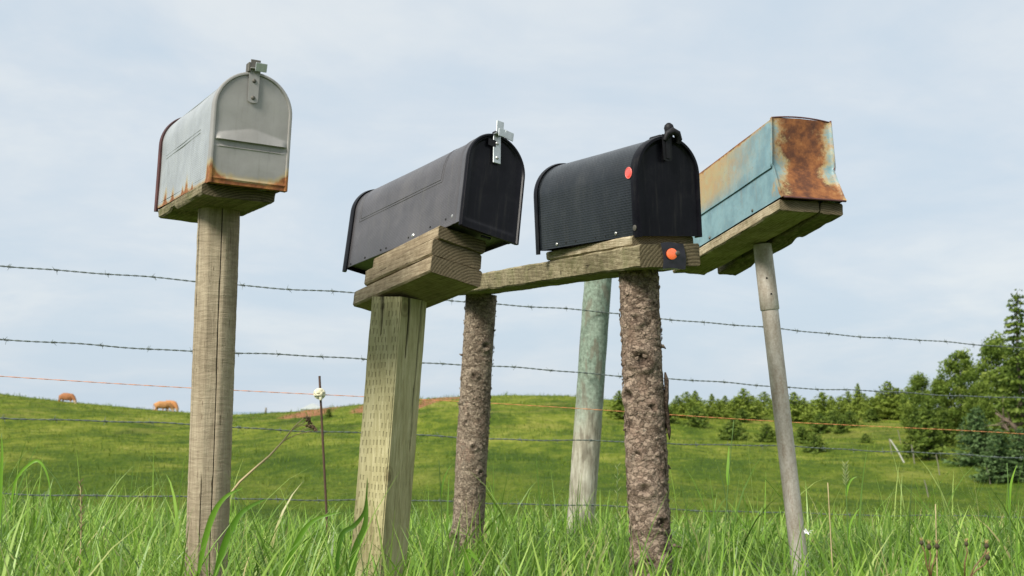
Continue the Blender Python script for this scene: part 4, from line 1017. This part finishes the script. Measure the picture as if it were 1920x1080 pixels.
# dried weed leaning out from behind post 1
ro = empty('dried_weed', at(408, 985, 2.75), None, label='dry beige branching weed with brown seed clusters leaning right from the leftmost post', cat='weed')
rt = ro.location
def P_(px, py, d_=0): return at(px, py, 2.75+d_) - rt
stem_obj(ro, 'stem', [P_(408, 985), P_(425, 935), P_(450, 903), P_(478, 878), P_(505, 855), P_(530, 828), P_(552, 800), P_(570, 783)], [.0032, .0030, .0028, .0026, .0024, .002, .0015, .0009], M_STRAW)
b = MB()
for q in ([(545, 808), (560, 799), (576, 797)], [(530, 828), (555, 815), (585, 808)], [(525, 832), (540, 822)], [(505, 855), (512, 846)], [(552, 800), (566, 795), (572, 790)], [(490, 867), (497, 866)], [(560, 810), (575, 803), (588, 800)]):
    b.tube([P_(x, y, .004*i) for i, (x, y) in enumerate(q)], .0010, 5)
b.build('twigs', M_STRAW, ro, smooth=True)
b = MB(); rs_ = random.Random(2)
for i in range(44):
    t = rs_.random(); px = 573+t*17+rs_.gauss(0, 3); py = 782+t*26+rs_.gauss(0, 2.5); c_ = P_(px, py, rs_.uniform(-.01, .01)); r_ = rs_.uniform(.0015, .0036)
    b.tube([c_-Vector((0, 0, r_)), c_-Vector((0, 0, r_*.5)), c_+Vector((0, 0, r_*.5)), c_+Vector((0, 0, r_))], [r_*.3, r_, r_*.9, r_*.2], 6)
b.build('seed_clusters', M_SEED, ro, smooth=True)

# brown weed buds at lower right
M_REDST = flat_mat('reddish_stem', (.15, .085, .035), .6); M_BUD = flat_mat('dark_bud', (.045, .035, .015), .8); M_TUFT = flat_mat('straw_tuft', (.38, .27, .12), .8)
def bud_plant(buds, base, Yd, label):
    b0 = at(base[0], base[1], Yd); ro = empty('weed_bud_stalk', b0, None, label=label, cat='weed', group='brown budded weeds in the grass')
    for bx, by, s in buds:
        c_ = at(bx, by, Yd) - b0
        stem_obj(ro, 'stem', [Vector((0, 0, 0)), c_*.4+Vector((-.001, 0, .002)), c_*.8+Vector((.002, 0, 0)), c_], [.0012, .0011, .0010, .0009], M_REDST)
        b = MB(); r_ = s*.8/F_PX*Yd
        b.tube([c_-Vector((0, 0, r_*.2)), c_+Vector((0, 0, r_*.4)), c_+Vector((0, 0, r_*1.1)), c_+Vector((0, 0, r_*1.8)), c_+Vector((0, 0, r_*2.1))], [r_*.35, r_*.9, r_, r_*.65, r_*.4], 10)
        bd = b.build('bud', M_BUD, ro, smooth=True); b = MB()
        for i in range(9):
            a = i*.7; tp_ = c_+Vector((math.cos(a)*r_*.9, math.sin(a)*r_*.9, r_*(2.6+rs_.random()*1.2))); b.tube([c_+Vector((0, 0, r_*1.8)), tp_], [.0008, .0003], 4)
        b.build('bud_tuft', M_TUFT, bd)
bud_plant([(1728, 1022, 5), (1742, 1030, 6), (1757, 1029, 6)], (1745, 1085), 1.85, 'weed with three dark buds fanning out on one reddish stalk, lower right')
bud_plant([(1812, 1024, 5)], (1809, 1080), 1.85, 'single dark bud with a pale tuft on a straight stem, lower right')
bud_plant([(1850, 1028, 5.5), (1852, 1050, 6)], (1815, 1090), 1.8, 'two brown buds one above the other on a reddish slanting stalk, lower right corner')
# small white flower heads by the pipe post
ro = empty('white_flower', at(1516, 1020, 2.9), None, label='tiny white flower petals just right of the foot of the metal pipe post', cat='flower')
b = MB()
for i in range(6):
    a = i*1.05; b.add([Vector((0, 0, .028)), Vector((math.cos(a)*.009-.003, -.004, .028+math.sin(a)*.006+.004)), Vector((math.cos(a+.6)*.011, -.006, .028+math.sin(a+.6)*.007))], [(0, 1, 2)])
b.build('petals', flat_mat('white_petal', (.85, .85, .82), .5), ro)
stem_obj(ro, 'stem', [Vector((0, 0, -.12)), Vector((.003, 0, -.04)), Vector((0, 0, .028))], .0012, M_STEM, 5)

# ---------------------------------------------------------------- trees
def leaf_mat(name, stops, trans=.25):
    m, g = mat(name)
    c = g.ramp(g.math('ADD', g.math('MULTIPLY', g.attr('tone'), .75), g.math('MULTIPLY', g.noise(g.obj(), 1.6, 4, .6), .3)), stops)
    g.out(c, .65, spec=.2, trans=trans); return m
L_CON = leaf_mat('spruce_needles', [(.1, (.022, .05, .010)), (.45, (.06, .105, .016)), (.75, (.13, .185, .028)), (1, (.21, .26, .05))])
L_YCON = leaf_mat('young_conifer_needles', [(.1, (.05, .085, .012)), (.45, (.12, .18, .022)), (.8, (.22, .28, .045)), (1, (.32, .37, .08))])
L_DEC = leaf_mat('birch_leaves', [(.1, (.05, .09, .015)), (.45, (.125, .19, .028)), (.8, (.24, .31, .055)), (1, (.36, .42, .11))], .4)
L_BLU = leaf_mat('blue_spruce_needles', [(.1, (.02, .05, .02)), (.5, (.055, .105, .035)), (.9, (.13, .20, .07))])
m, g = mat('tree_bark'); g.out(g.mix(g.noise(g.obj(), 6, 5), (.06, .045, .035), (.17, .14, .11)), .9); TB = m
m, g = mat('birch_bark'); g.out(g.mix(g.sm(g.noise(g.scl(g.obj(), (1, 1, 3)), 4, 4), .5, .6), (.42, .40, .34), (.10, .09, .07)), .8); TBB = m
def quads_from(C, S, tone, n_per=1):
    """one randomly turned leaf-cluster quad at each centre"""
    n = len(C); a = rng.normal(size=(n, 3)); a /= np.linalg.norm(a, axis=1)[:, None]; b_ = np.cross(a, rng.normal(size=(n, 3))); b_ /= np.linalg.norm(b_, axis=1)[:, None]
    s = S[:, None]; V = np.stack([C-a*s-b_*s*.25, C+a*s*.1-b_*s*.5, C+a*s+b_*s*.2, C-a*s*.15+b_*s*.55], 1).reshape(-1, 3)
    return V, np.arange(n*4).reshape(n, 4), np.repeat(tone, 4)
def conifer_mesh(name, H, Rm, nb, leaf, m, base=.06, power=.85, seed=0, droop=.25, upturn=.3, dens=26, whorls=0):
    r_ = np.random.default_rng(seed); C, S, Tn = [], [], []
    for i in range(nb):
        t = base + (1-base)*(i/nb)**.9; t = (base + (1-base)*math.floor((t-base)/(1-base)*whorls)/whorls + r_.normal(0, .007)) if whorls else t; z = H*t; az = i*2.399+r_.normal(0, .4); Rr = Rm*(1-t)**power*(.7+.45*r_.random())*(1+.15*math.sin(az*2+seed)) + .02*H
        k = max(6, int(dens*Rr/Rm)); u = r_.random(k)**.7
        side = r_.normal(0, .16, k)*Rr*(1.1-u*.5); zz = z - droop*Rr*u + upturn*Rr*u*u + r_.normal(0, .03*H*(.16 if whorls else .35), k)
        x = np.cos(az)*u*Rr - np.sin(az)*side; y_ = np.sin(az)*u*Rr + np.cos(az)*side
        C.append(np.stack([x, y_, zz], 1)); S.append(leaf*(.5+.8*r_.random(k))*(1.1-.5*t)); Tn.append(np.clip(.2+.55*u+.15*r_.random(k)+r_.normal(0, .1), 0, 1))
    kk = 20; C.append(np.stack([r_.normal(0, .012*H, kk), r_.normal(0, .012*H, kk), H*(.9+.1*r_.random(kk))], 1)); S.append(np.full(kk, leaf*.5)); Tn.append(np.full(kk, .8))
    return quads_from(np.concatenate(C), np.concatenate(S), np.concatenate(Tn))
def blob_mesh(H, Rm, ncl, per, leaf, seed, z0=.25, egg=1.0, spread=.15):
    r_ = np.random.default_rng(seed); C, S, Tn = [], [], []
    for i in range(ncl):
        th = r_.random()*6.28; u = r_.random()**.45; cz = r_.random(); prof = math.sin(math.pi*min(1, (cz*.9+.1))**egg)**.6
        c_ = np.array([math.cos(th)*u*Rm*prof, math.sin(th)*u*Rm*prof, H*(z0+(1-z0)*cz)]); rc = Rm*spread*(.7+.9*r_.random())
        pp = r_.normal(0, 1, (per, 3)); pp /= np.linalg.norm(pp, axis=1)[:, None]; pp *= (r_.random(per)**.4)[:, None]*rc
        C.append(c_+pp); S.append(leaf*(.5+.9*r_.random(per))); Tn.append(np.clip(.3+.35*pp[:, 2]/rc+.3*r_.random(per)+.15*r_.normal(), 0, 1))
    return quads_from(np.concatenate(C), np.concatenate(S), np.concatenate(Tn))
def trunk_mb(H, r0, limbs, seed, lean=.0, z1=.92, reach=.3):
    r_ = random.Random(seed); b = MB(); pts = [Vector((lean*H*t+.01*H*math.sin(t*7+seed), .01*H*math.cos(t*5), H*t)) for t in [z1*i/9 for i in range(10)]]
    pts[0] = Vector((0, 0, -.15)); b.tube(pts, [r0*(1-.93*i/9) for i in range(10)], 8)
    for i in range(limbs):
        k = r_.randint(2, 8); a = r_.uniform(0, 6.28); p0 = pts[k]; ln = H*reach*(1.05-k/10)*r_.uniform(.6, 1.1)
        b.tube([p0, p0+Vector((math.cos(a)*ln*.5, math.sin(a)*ln*.5, ln*.22)), p0+Vector((math.cos(a)*ln, math.sin(a)*ln, ln*.5))], [r0*.4*(1-k/11), r0*.22*(1-k/11), r0*.05], 5)
    return b
def template(name, crown, leafm, tb, bark):
    root = empty(name, (0, -500, 0)); b = tb.build('trunk', bark, root, smooth=True)
    V, Q, tn = crown; c_ = np_mesh('crown', V, Q, leafm, {'tone': tn}, False, parent=root)
    return root
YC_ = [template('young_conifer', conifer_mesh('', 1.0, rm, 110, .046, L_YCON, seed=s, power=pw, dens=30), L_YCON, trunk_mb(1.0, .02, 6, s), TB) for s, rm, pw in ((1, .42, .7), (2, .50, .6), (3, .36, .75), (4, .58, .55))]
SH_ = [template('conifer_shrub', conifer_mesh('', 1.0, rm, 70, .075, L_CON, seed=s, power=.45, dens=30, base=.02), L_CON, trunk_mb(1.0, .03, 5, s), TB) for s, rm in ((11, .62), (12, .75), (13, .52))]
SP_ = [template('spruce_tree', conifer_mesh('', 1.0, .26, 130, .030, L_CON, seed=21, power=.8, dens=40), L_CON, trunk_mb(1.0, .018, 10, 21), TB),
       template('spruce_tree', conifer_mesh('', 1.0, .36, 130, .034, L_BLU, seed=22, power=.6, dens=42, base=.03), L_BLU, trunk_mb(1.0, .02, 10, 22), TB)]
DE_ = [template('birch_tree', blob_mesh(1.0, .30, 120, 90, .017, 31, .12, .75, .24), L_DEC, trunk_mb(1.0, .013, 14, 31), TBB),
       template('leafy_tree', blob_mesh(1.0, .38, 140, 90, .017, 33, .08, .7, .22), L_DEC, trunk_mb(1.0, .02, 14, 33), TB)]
# sparse tall spruce
sparse = template('tall_sparse_spruce', conifer_mesh('', 1.0, .19, 150, .016, L_CON, seed=41, power=.75, dens=60, base=.2, droop=.45, upturn=.25, whorls=19), L_CON, trunk_mb(1.0, .014, 26, 41, reach=.12, z1=.99), TB)
templates = YC_ + SH_ + SP_ + DE_ + [sparse]
tid = [0]
def plant(tmpl, px, py_base, py_top, label, cat, group, wide=1.0, depth=None, y0=20.):
    if depth: gpt = Vector(((px-960)/F_PX*depth, depth, float(terrain_z((px-960)/F_PX*depth, depth))))
    else: gpt = ground_at(px, py_base, y0)
    gpt_py = HOR - (gpt.z-EYE)/gpt.y*F_PX
    hh = (max(gpt_py, py_base)*0 + gpt_py - py_top)/F_PX*gpt.y
    wide *= 1.0
    r = tmpl.copy(); col.objects.link(r); r.location = gpt - Vector((0, 0, .05)); r.scale = (hh*wide, hh*wide, hh); r.rotation_euler = (0, 0, rnd.uniform(0, 6.28))
    for ch in tmpl.children: c_ = ch.copy(); col.objects.link(c_); c_.parent = r
    return tag(r, label, cat, group)
gsk = 'young conifers along the hill crest'
row = [(1160, 785, 735, 2, 1.15), (1268, 782, 744, 0, 1), (1286, 784, 737, 1, 1), (1302, 783, 735, 0, 1), (1320, 780, 752, 3, 1), (1333, 782, 741, 2, .9), (1345, 784, 750, 1, 1), (1358, 782, 744, 0, 1), (1376, 786, 748, 3, 1), (1393, 786, 731, 1, 1.1), (1408, 786, 744, 3, 1), (1431, 781, 737, 1, 1.1),
       (1455, 782, 748, 3, 1), (1487, 790, 738, 1, 1.15), (1505, 790, 748, 0, 1), (1520, 788, 752, 3, 1), (1540, 794, 738, 1, 1.2), (1556, 786, 745, 0, 1), (1572, 786, 745, 3, 1), (1588, 782, 736, 1, .9), (1606, 782, 722, 2, .7), (1618, 781, 740, 0, 1), (1632, 786, 746, 3, 1), (1645, 784, 738, 1, 1.2), (1662, 785, 718, 0, 1.3), (1680, 786, 730, 1, 1.2), (1700, 786, 728, 3, 1)]
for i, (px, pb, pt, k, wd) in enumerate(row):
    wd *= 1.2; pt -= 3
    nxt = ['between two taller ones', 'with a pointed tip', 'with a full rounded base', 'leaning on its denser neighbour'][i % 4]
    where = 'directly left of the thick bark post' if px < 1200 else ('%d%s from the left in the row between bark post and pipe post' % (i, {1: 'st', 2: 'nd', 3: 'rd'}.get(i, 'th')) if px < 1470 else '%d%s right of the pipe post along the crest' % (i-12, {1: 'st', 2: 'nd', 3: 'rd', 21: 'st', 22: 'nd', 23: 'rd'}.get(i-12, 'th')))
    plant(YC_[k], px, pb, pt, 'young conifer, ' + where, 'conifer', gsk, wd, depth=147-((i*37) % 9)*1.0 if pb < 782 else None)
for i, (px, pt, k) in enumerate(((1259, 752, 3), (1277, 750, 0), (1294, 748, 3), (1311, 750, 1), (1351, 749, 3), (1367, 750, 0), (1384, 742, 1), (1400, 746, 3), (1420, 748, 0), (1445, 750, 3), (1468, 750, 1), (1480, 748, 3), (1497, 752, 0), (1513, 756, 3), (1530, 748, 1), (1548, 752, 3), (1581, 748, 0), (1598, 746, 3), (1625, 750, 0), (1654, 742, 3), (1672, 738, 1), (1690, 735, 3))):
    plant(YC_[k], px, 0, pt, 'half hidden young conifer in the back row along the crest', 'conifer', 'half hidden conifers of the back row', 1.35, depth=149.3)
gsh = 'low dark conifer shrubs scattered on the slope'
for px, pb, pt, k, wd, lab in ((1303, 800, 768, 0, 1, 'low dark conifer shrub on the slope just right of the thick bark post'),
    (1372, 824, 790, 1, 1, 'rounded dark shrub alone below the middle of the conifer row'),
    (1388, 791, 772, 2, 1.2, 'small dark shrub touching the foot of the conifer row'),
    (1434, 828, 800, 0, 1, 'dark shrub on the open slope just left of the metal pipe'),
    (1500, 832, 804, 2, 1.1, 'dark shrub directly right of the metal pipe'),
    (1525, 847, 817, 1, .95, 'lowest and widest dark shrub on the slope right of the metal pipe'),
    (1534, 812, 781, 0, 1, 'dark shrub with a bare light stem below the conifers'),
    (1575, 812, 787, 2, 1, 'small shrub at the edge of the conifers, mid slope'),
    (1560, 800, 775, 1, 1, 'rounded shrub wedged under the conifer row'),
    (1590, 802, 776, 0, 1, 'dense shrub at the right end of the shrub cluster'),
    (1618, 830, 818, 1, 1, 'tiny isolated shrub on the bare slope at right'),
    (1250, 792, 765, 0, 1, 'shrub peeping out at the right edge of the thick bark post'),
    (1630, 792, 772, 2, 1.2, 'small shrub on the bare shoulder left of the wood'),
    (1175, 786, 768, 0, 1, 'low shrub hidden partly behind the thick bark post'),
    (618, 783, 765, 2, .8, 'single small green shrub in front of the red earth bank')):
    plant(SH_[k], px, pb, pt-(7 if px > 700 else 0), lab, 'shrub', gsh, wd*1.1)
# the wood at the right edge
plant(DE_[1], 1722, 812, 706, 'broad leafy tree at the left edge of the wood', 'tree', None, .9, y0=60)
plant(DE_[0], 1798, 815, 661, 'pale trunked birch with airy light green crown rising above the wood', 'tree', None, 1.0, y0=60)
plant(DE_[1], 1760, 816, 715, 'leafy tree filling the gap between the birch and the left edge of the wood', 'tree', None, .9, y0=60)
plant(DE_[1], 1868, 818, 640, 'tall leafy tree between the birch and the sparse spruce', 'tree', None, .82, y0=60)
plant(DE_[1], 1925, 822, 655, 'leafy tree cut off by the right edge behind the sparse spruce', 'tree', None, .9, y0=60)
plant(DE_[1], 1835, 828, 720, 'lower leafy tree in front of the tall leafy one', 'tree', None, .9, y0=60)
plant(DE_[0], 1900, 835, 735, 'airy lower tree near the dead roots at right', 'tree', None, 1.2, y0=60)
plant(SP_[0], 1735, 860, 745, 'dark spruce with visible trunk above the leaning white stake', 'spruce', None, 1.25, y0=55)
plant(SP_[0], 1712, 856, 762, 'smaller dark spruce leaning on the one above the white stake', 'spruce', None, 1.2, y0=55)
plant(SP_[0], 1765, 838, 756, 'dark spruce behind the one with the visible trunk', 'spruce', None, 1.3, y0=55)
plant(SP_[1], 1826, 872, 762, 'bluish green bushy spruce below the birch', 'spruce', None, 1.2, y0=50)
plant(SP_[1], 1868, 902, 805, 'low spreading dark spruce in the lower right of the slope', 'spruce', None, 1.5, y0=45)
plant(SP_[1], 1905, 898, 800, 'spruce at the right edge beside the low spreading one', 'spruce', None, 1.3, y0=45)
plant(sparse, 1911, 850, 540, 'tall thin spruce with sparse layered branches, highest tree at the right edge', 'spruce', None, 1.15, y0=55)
for t_ in templates:
    for ch in list(t_.children): bpy.data.objects.remove(ch)
    bpy.data.objects.remove(t_)
# dead root plate and bare branches
gp_ = ground_at(1880, 850, 60); q0 = at(1898, 795, gp_.y-1.5); ro = empty('dead_tree', q0, None, label='grey brown uprooted dead tree with bare branches inside the wood at right', cat='dead tree')
M_DEAD = flat_mat('dead_branch', (.16, .12, .09), .9); b = MB(); r_ = random.Random(4); s1 = gp_.y/F_PX
b.tube([Vector((16*s1, 0, -25*s1)), Vector((8*s1, 0, -8*s1)), Vector((-6*s1, 0, 4*s1)), Vector((-30*s1, 0, 20*s1))], [3.5*s1, 5*s1, 3*s1, 1.2*s1], 8)
for i in range(26):
    a = r_.uniform(0, 6.28); ln = r_.uniform(12, 40)*s1; p0 = Vector((r_.uniform(-20, 10)*s1, r_.uniform(-3, 3)*s1, r_.uniform(-5, 10)*s1))
    dd = Vector((math.cos(a), r_.uniform(-.4, .4), math.sin(a)*.9+.25)); b.tube([p0, p0+dd*ln*.5+Vector((0, 0, r_.uniform(-3, 3)*s1)), p0+dd*ln], [1.3*s1, .8*s1, .25*s1], 5)
b.build('branches', M_DEAD, ro, smooth=True)
# distant stakes of an old fence
M_STAKE = flat_mat('grey_stake', (.20, .18, .14), .9); M_WST = flat_mat('pale_stake', (.55, .54, .50), .8)
for (xa, ya, xb, yb, w_, lab, mm) in ((1669, 824, 1690, 866, 2.6, 'pale leaning stake on the slope left of the dark spruce', M_WST), (1667, 822, 1666, 850, 1.8, 'thin grey stake beside the pale leaning one', M_STAKE),
    (1683, 806, 1684, 832, 1.5, 'thin grey stake uphill of the pale leaning one', M_STAKE), (1709, 834, 1708, 868, 2.0, 'grey stake at the foot of the dark spruce', M_STAKE), (1755, 852, 1754, 888, 1.8, 'grey stake on open grass right of the dark spruce', M_STAKE),
    (1733, 900, 1732, 930, 2.0, 'lowest grey stake half hidden by the verge grass', M_STAKE), (1849, 872, 1848, 906, 1.8, 'grey stake in front of the low spreading spruce', M_STAKE)):
    gq = ground_at(xb, yb, 45); tp_ = at(xa, ya, gq.y) - gq; b = MB(); rr = w_/2/F_PX*gq.y
    b.tube([Vector((0, 0, -.1)), tp_*.5+Vector((rr*.4, 0, 0)), tp_], [rr, rr*.95, rr*.85], 7); o = b.build('fence_stake', mm, None, smooth=True, angle=50); o.location = gq
    tag(o, lab, 'stake', 'old fence stakes on the slope')
gq = ground_at(498, 776, 120); b = MB(); b.tube([Vector((0, 0, -.1)), Vector((.03, 0, .5)), Vector((.05, 0, .75))], [.12, .11, .10], 8); o = b.build('fence_stake', M_STAKE, None, smooth=True); o.location = Vector((at(498, 770, 148).x, 148, gq.z)); tag(o, 'short stump of a stake on the skyline left of the thin rod', 'stake', 'old fence stakes on the slope')
# distant white roof behind the earth bank
bY = 330.; c0 = at(592, 766, bY); ro = empty('distant_barn', Vector((c0.x, bY, -14)), None, label='white roofed barn barely showing behind the earth bank near the thin rod', cat='barn')
zt = at(592, 756, bY).z + 14; b = MB(); b.box(-3.2, 2.6, -4, 4, 0, zt-1.6); b.build('wall', flat_mat('barn_wall', (.55, .55, .55), .8), ro)
b = MB(); b.add([(-3.5, -4.3, zt-1.6), (2.9, -4.3, zt-1.6), (2.9, 4.3, zt-1.6), (-3.5, 4.3, zt-1.6), (-.3, -4.3, zt), (-.3, 4.3, zt)], [(0, 1, 4), (2, 3, 5), (0, 4, 5, 3), (1, 2, 5, 4), (3, 2, 1, 0)])
b.build('roof', flat_mat('white_roof', (.50, .53, .56), .6), ro)

# ---------------------------------------------------------------- grazing cattle
def cow(loc, yaw, scale, label, coat, coat2, head_up=0.0):
    root = empty('cow', loc, Matrix.Rotation(yaw, 3, 'Z'), label=label, cat='cow', group='tan cattle grazing on the skyline'); root.scale = (scale, scale, scale*1.12)
    J = [((-.92, 0, 1.08), .34), ((-.60, 0, 1.06), .42), ((-.10, 0, 1.0), .47), ((.40, 0, 1.02), .45), ((.70, 0, 1.04), .38),       # trunk 0-4
         ((.96, 0, .90+head_up), .29), ((1.12, 0, .64+head_up*1.5), .22), ((1.22, 0, .42+head_up*2), .16), ((1.32, 0, .16+head_up*2), .11)]    # neck, head 5-8
    E = [(0, 1), (1, 2), (2, 3), (3, 4), (4, 5), (5, 6), (6, 7), (7, 8)]
    def chain(root_i, pts):
        p = root_i
        for q, r in pts: J.append((q, r)); E.append((p, len(J)-1)); p = len(J)-1
    for s in (-1, 1):
        o_ = .12*s
        chain(0, [((-.86, .19*s, .84), .19), ((-.76+o_, .20*s, .66), .12), ((-.93+o_, .20*s, .44), .075), ((-.88+o_, .20*s, .20), .055), ((-.86+o_, .20*s, .0), .065)])
        chain(3, [((.52, .18*s, .78), .15), ((.55-o_, .18*s, .52), .085), ((.56-o_, .18*s, .26), .058), ((.57-o_, .18*s, .0), .065)])
        chain(7, [((1.30, .13*s, .46+head_up*2), .045), ((1.27, .24*s, .46+head_up*2), .03)])
    chain(0, [((-1.16, 0, 1.16), .05), ((-1.22, 0, .85), .032), ((-1.22, 0, .52), .05), ((-1.22, 0, .40), .02)])
    me = bpy.data.meshes.new('body'); me.from_pydata([j[0] for j in J], E, []); me.update()
    o = bpy.data.objects.new('body', me); col.objects.link(o); o.parent = root
    o.modifiers.new('skin', 'SKIN'); o.modifiers.new('sub', 'SUBSURF').render_levels = 2; o.modifiers['sub'].levels = 2
    if not me.skin_vertices: me.attributes  # layer made with the modifier
    try:
        sv = me.skin_vertices[0].data
    except Exception:
        bpy.context.view_layer.objects.active = o; bpy.ops.mesh.customdata_skin_add(); sv = me.skin_vertices[0].data
    for i, (q, r) in enumerate(J): sv[i].radius = (r, r); sv[i].use_root = (i == 2)
    m, g = mat('cow_coat'); p = g.obj(); sp = g.n('ShaderNodeSeparateXYZ'); g.set(sp, 0, p)
    c = g.mix(g.noise(p, 2.5, 4), coat, tuple(x*.75 for x in coat)); c = g.mix(g.sm(g.math('SUBTRACT', sp.outputs[2], g.math('MULTIPLY', sp.outputs[0], .18)), .50, .25), c, coat2)
    g.out(c, .85); me.materials.append(m)
    return root
def crest(px, dy=0): 
    y = 148.5+dy; x = (px-960)/F_PX*y; return Vector((x, y, float(terrain_z(x, y))-.32))
cow(crest(129, -3), R(-12), .90, 'reddish tan cow grazing alone on the skyline at the far left', (.33, .135, .05), (.48, .37, .25))
cow(crest(309, -1), R(18), .92, 'lighter tan cow, left one of the overlapping pair on the skyline', (.50, .24, .085), (.52, .40, .27))
cow(crest(322, 1.2), R(-30), .98, 'larger tan cow, right one of the overlapping pair on the skyline', (.46, .20, .065), (.46, .33, .2))
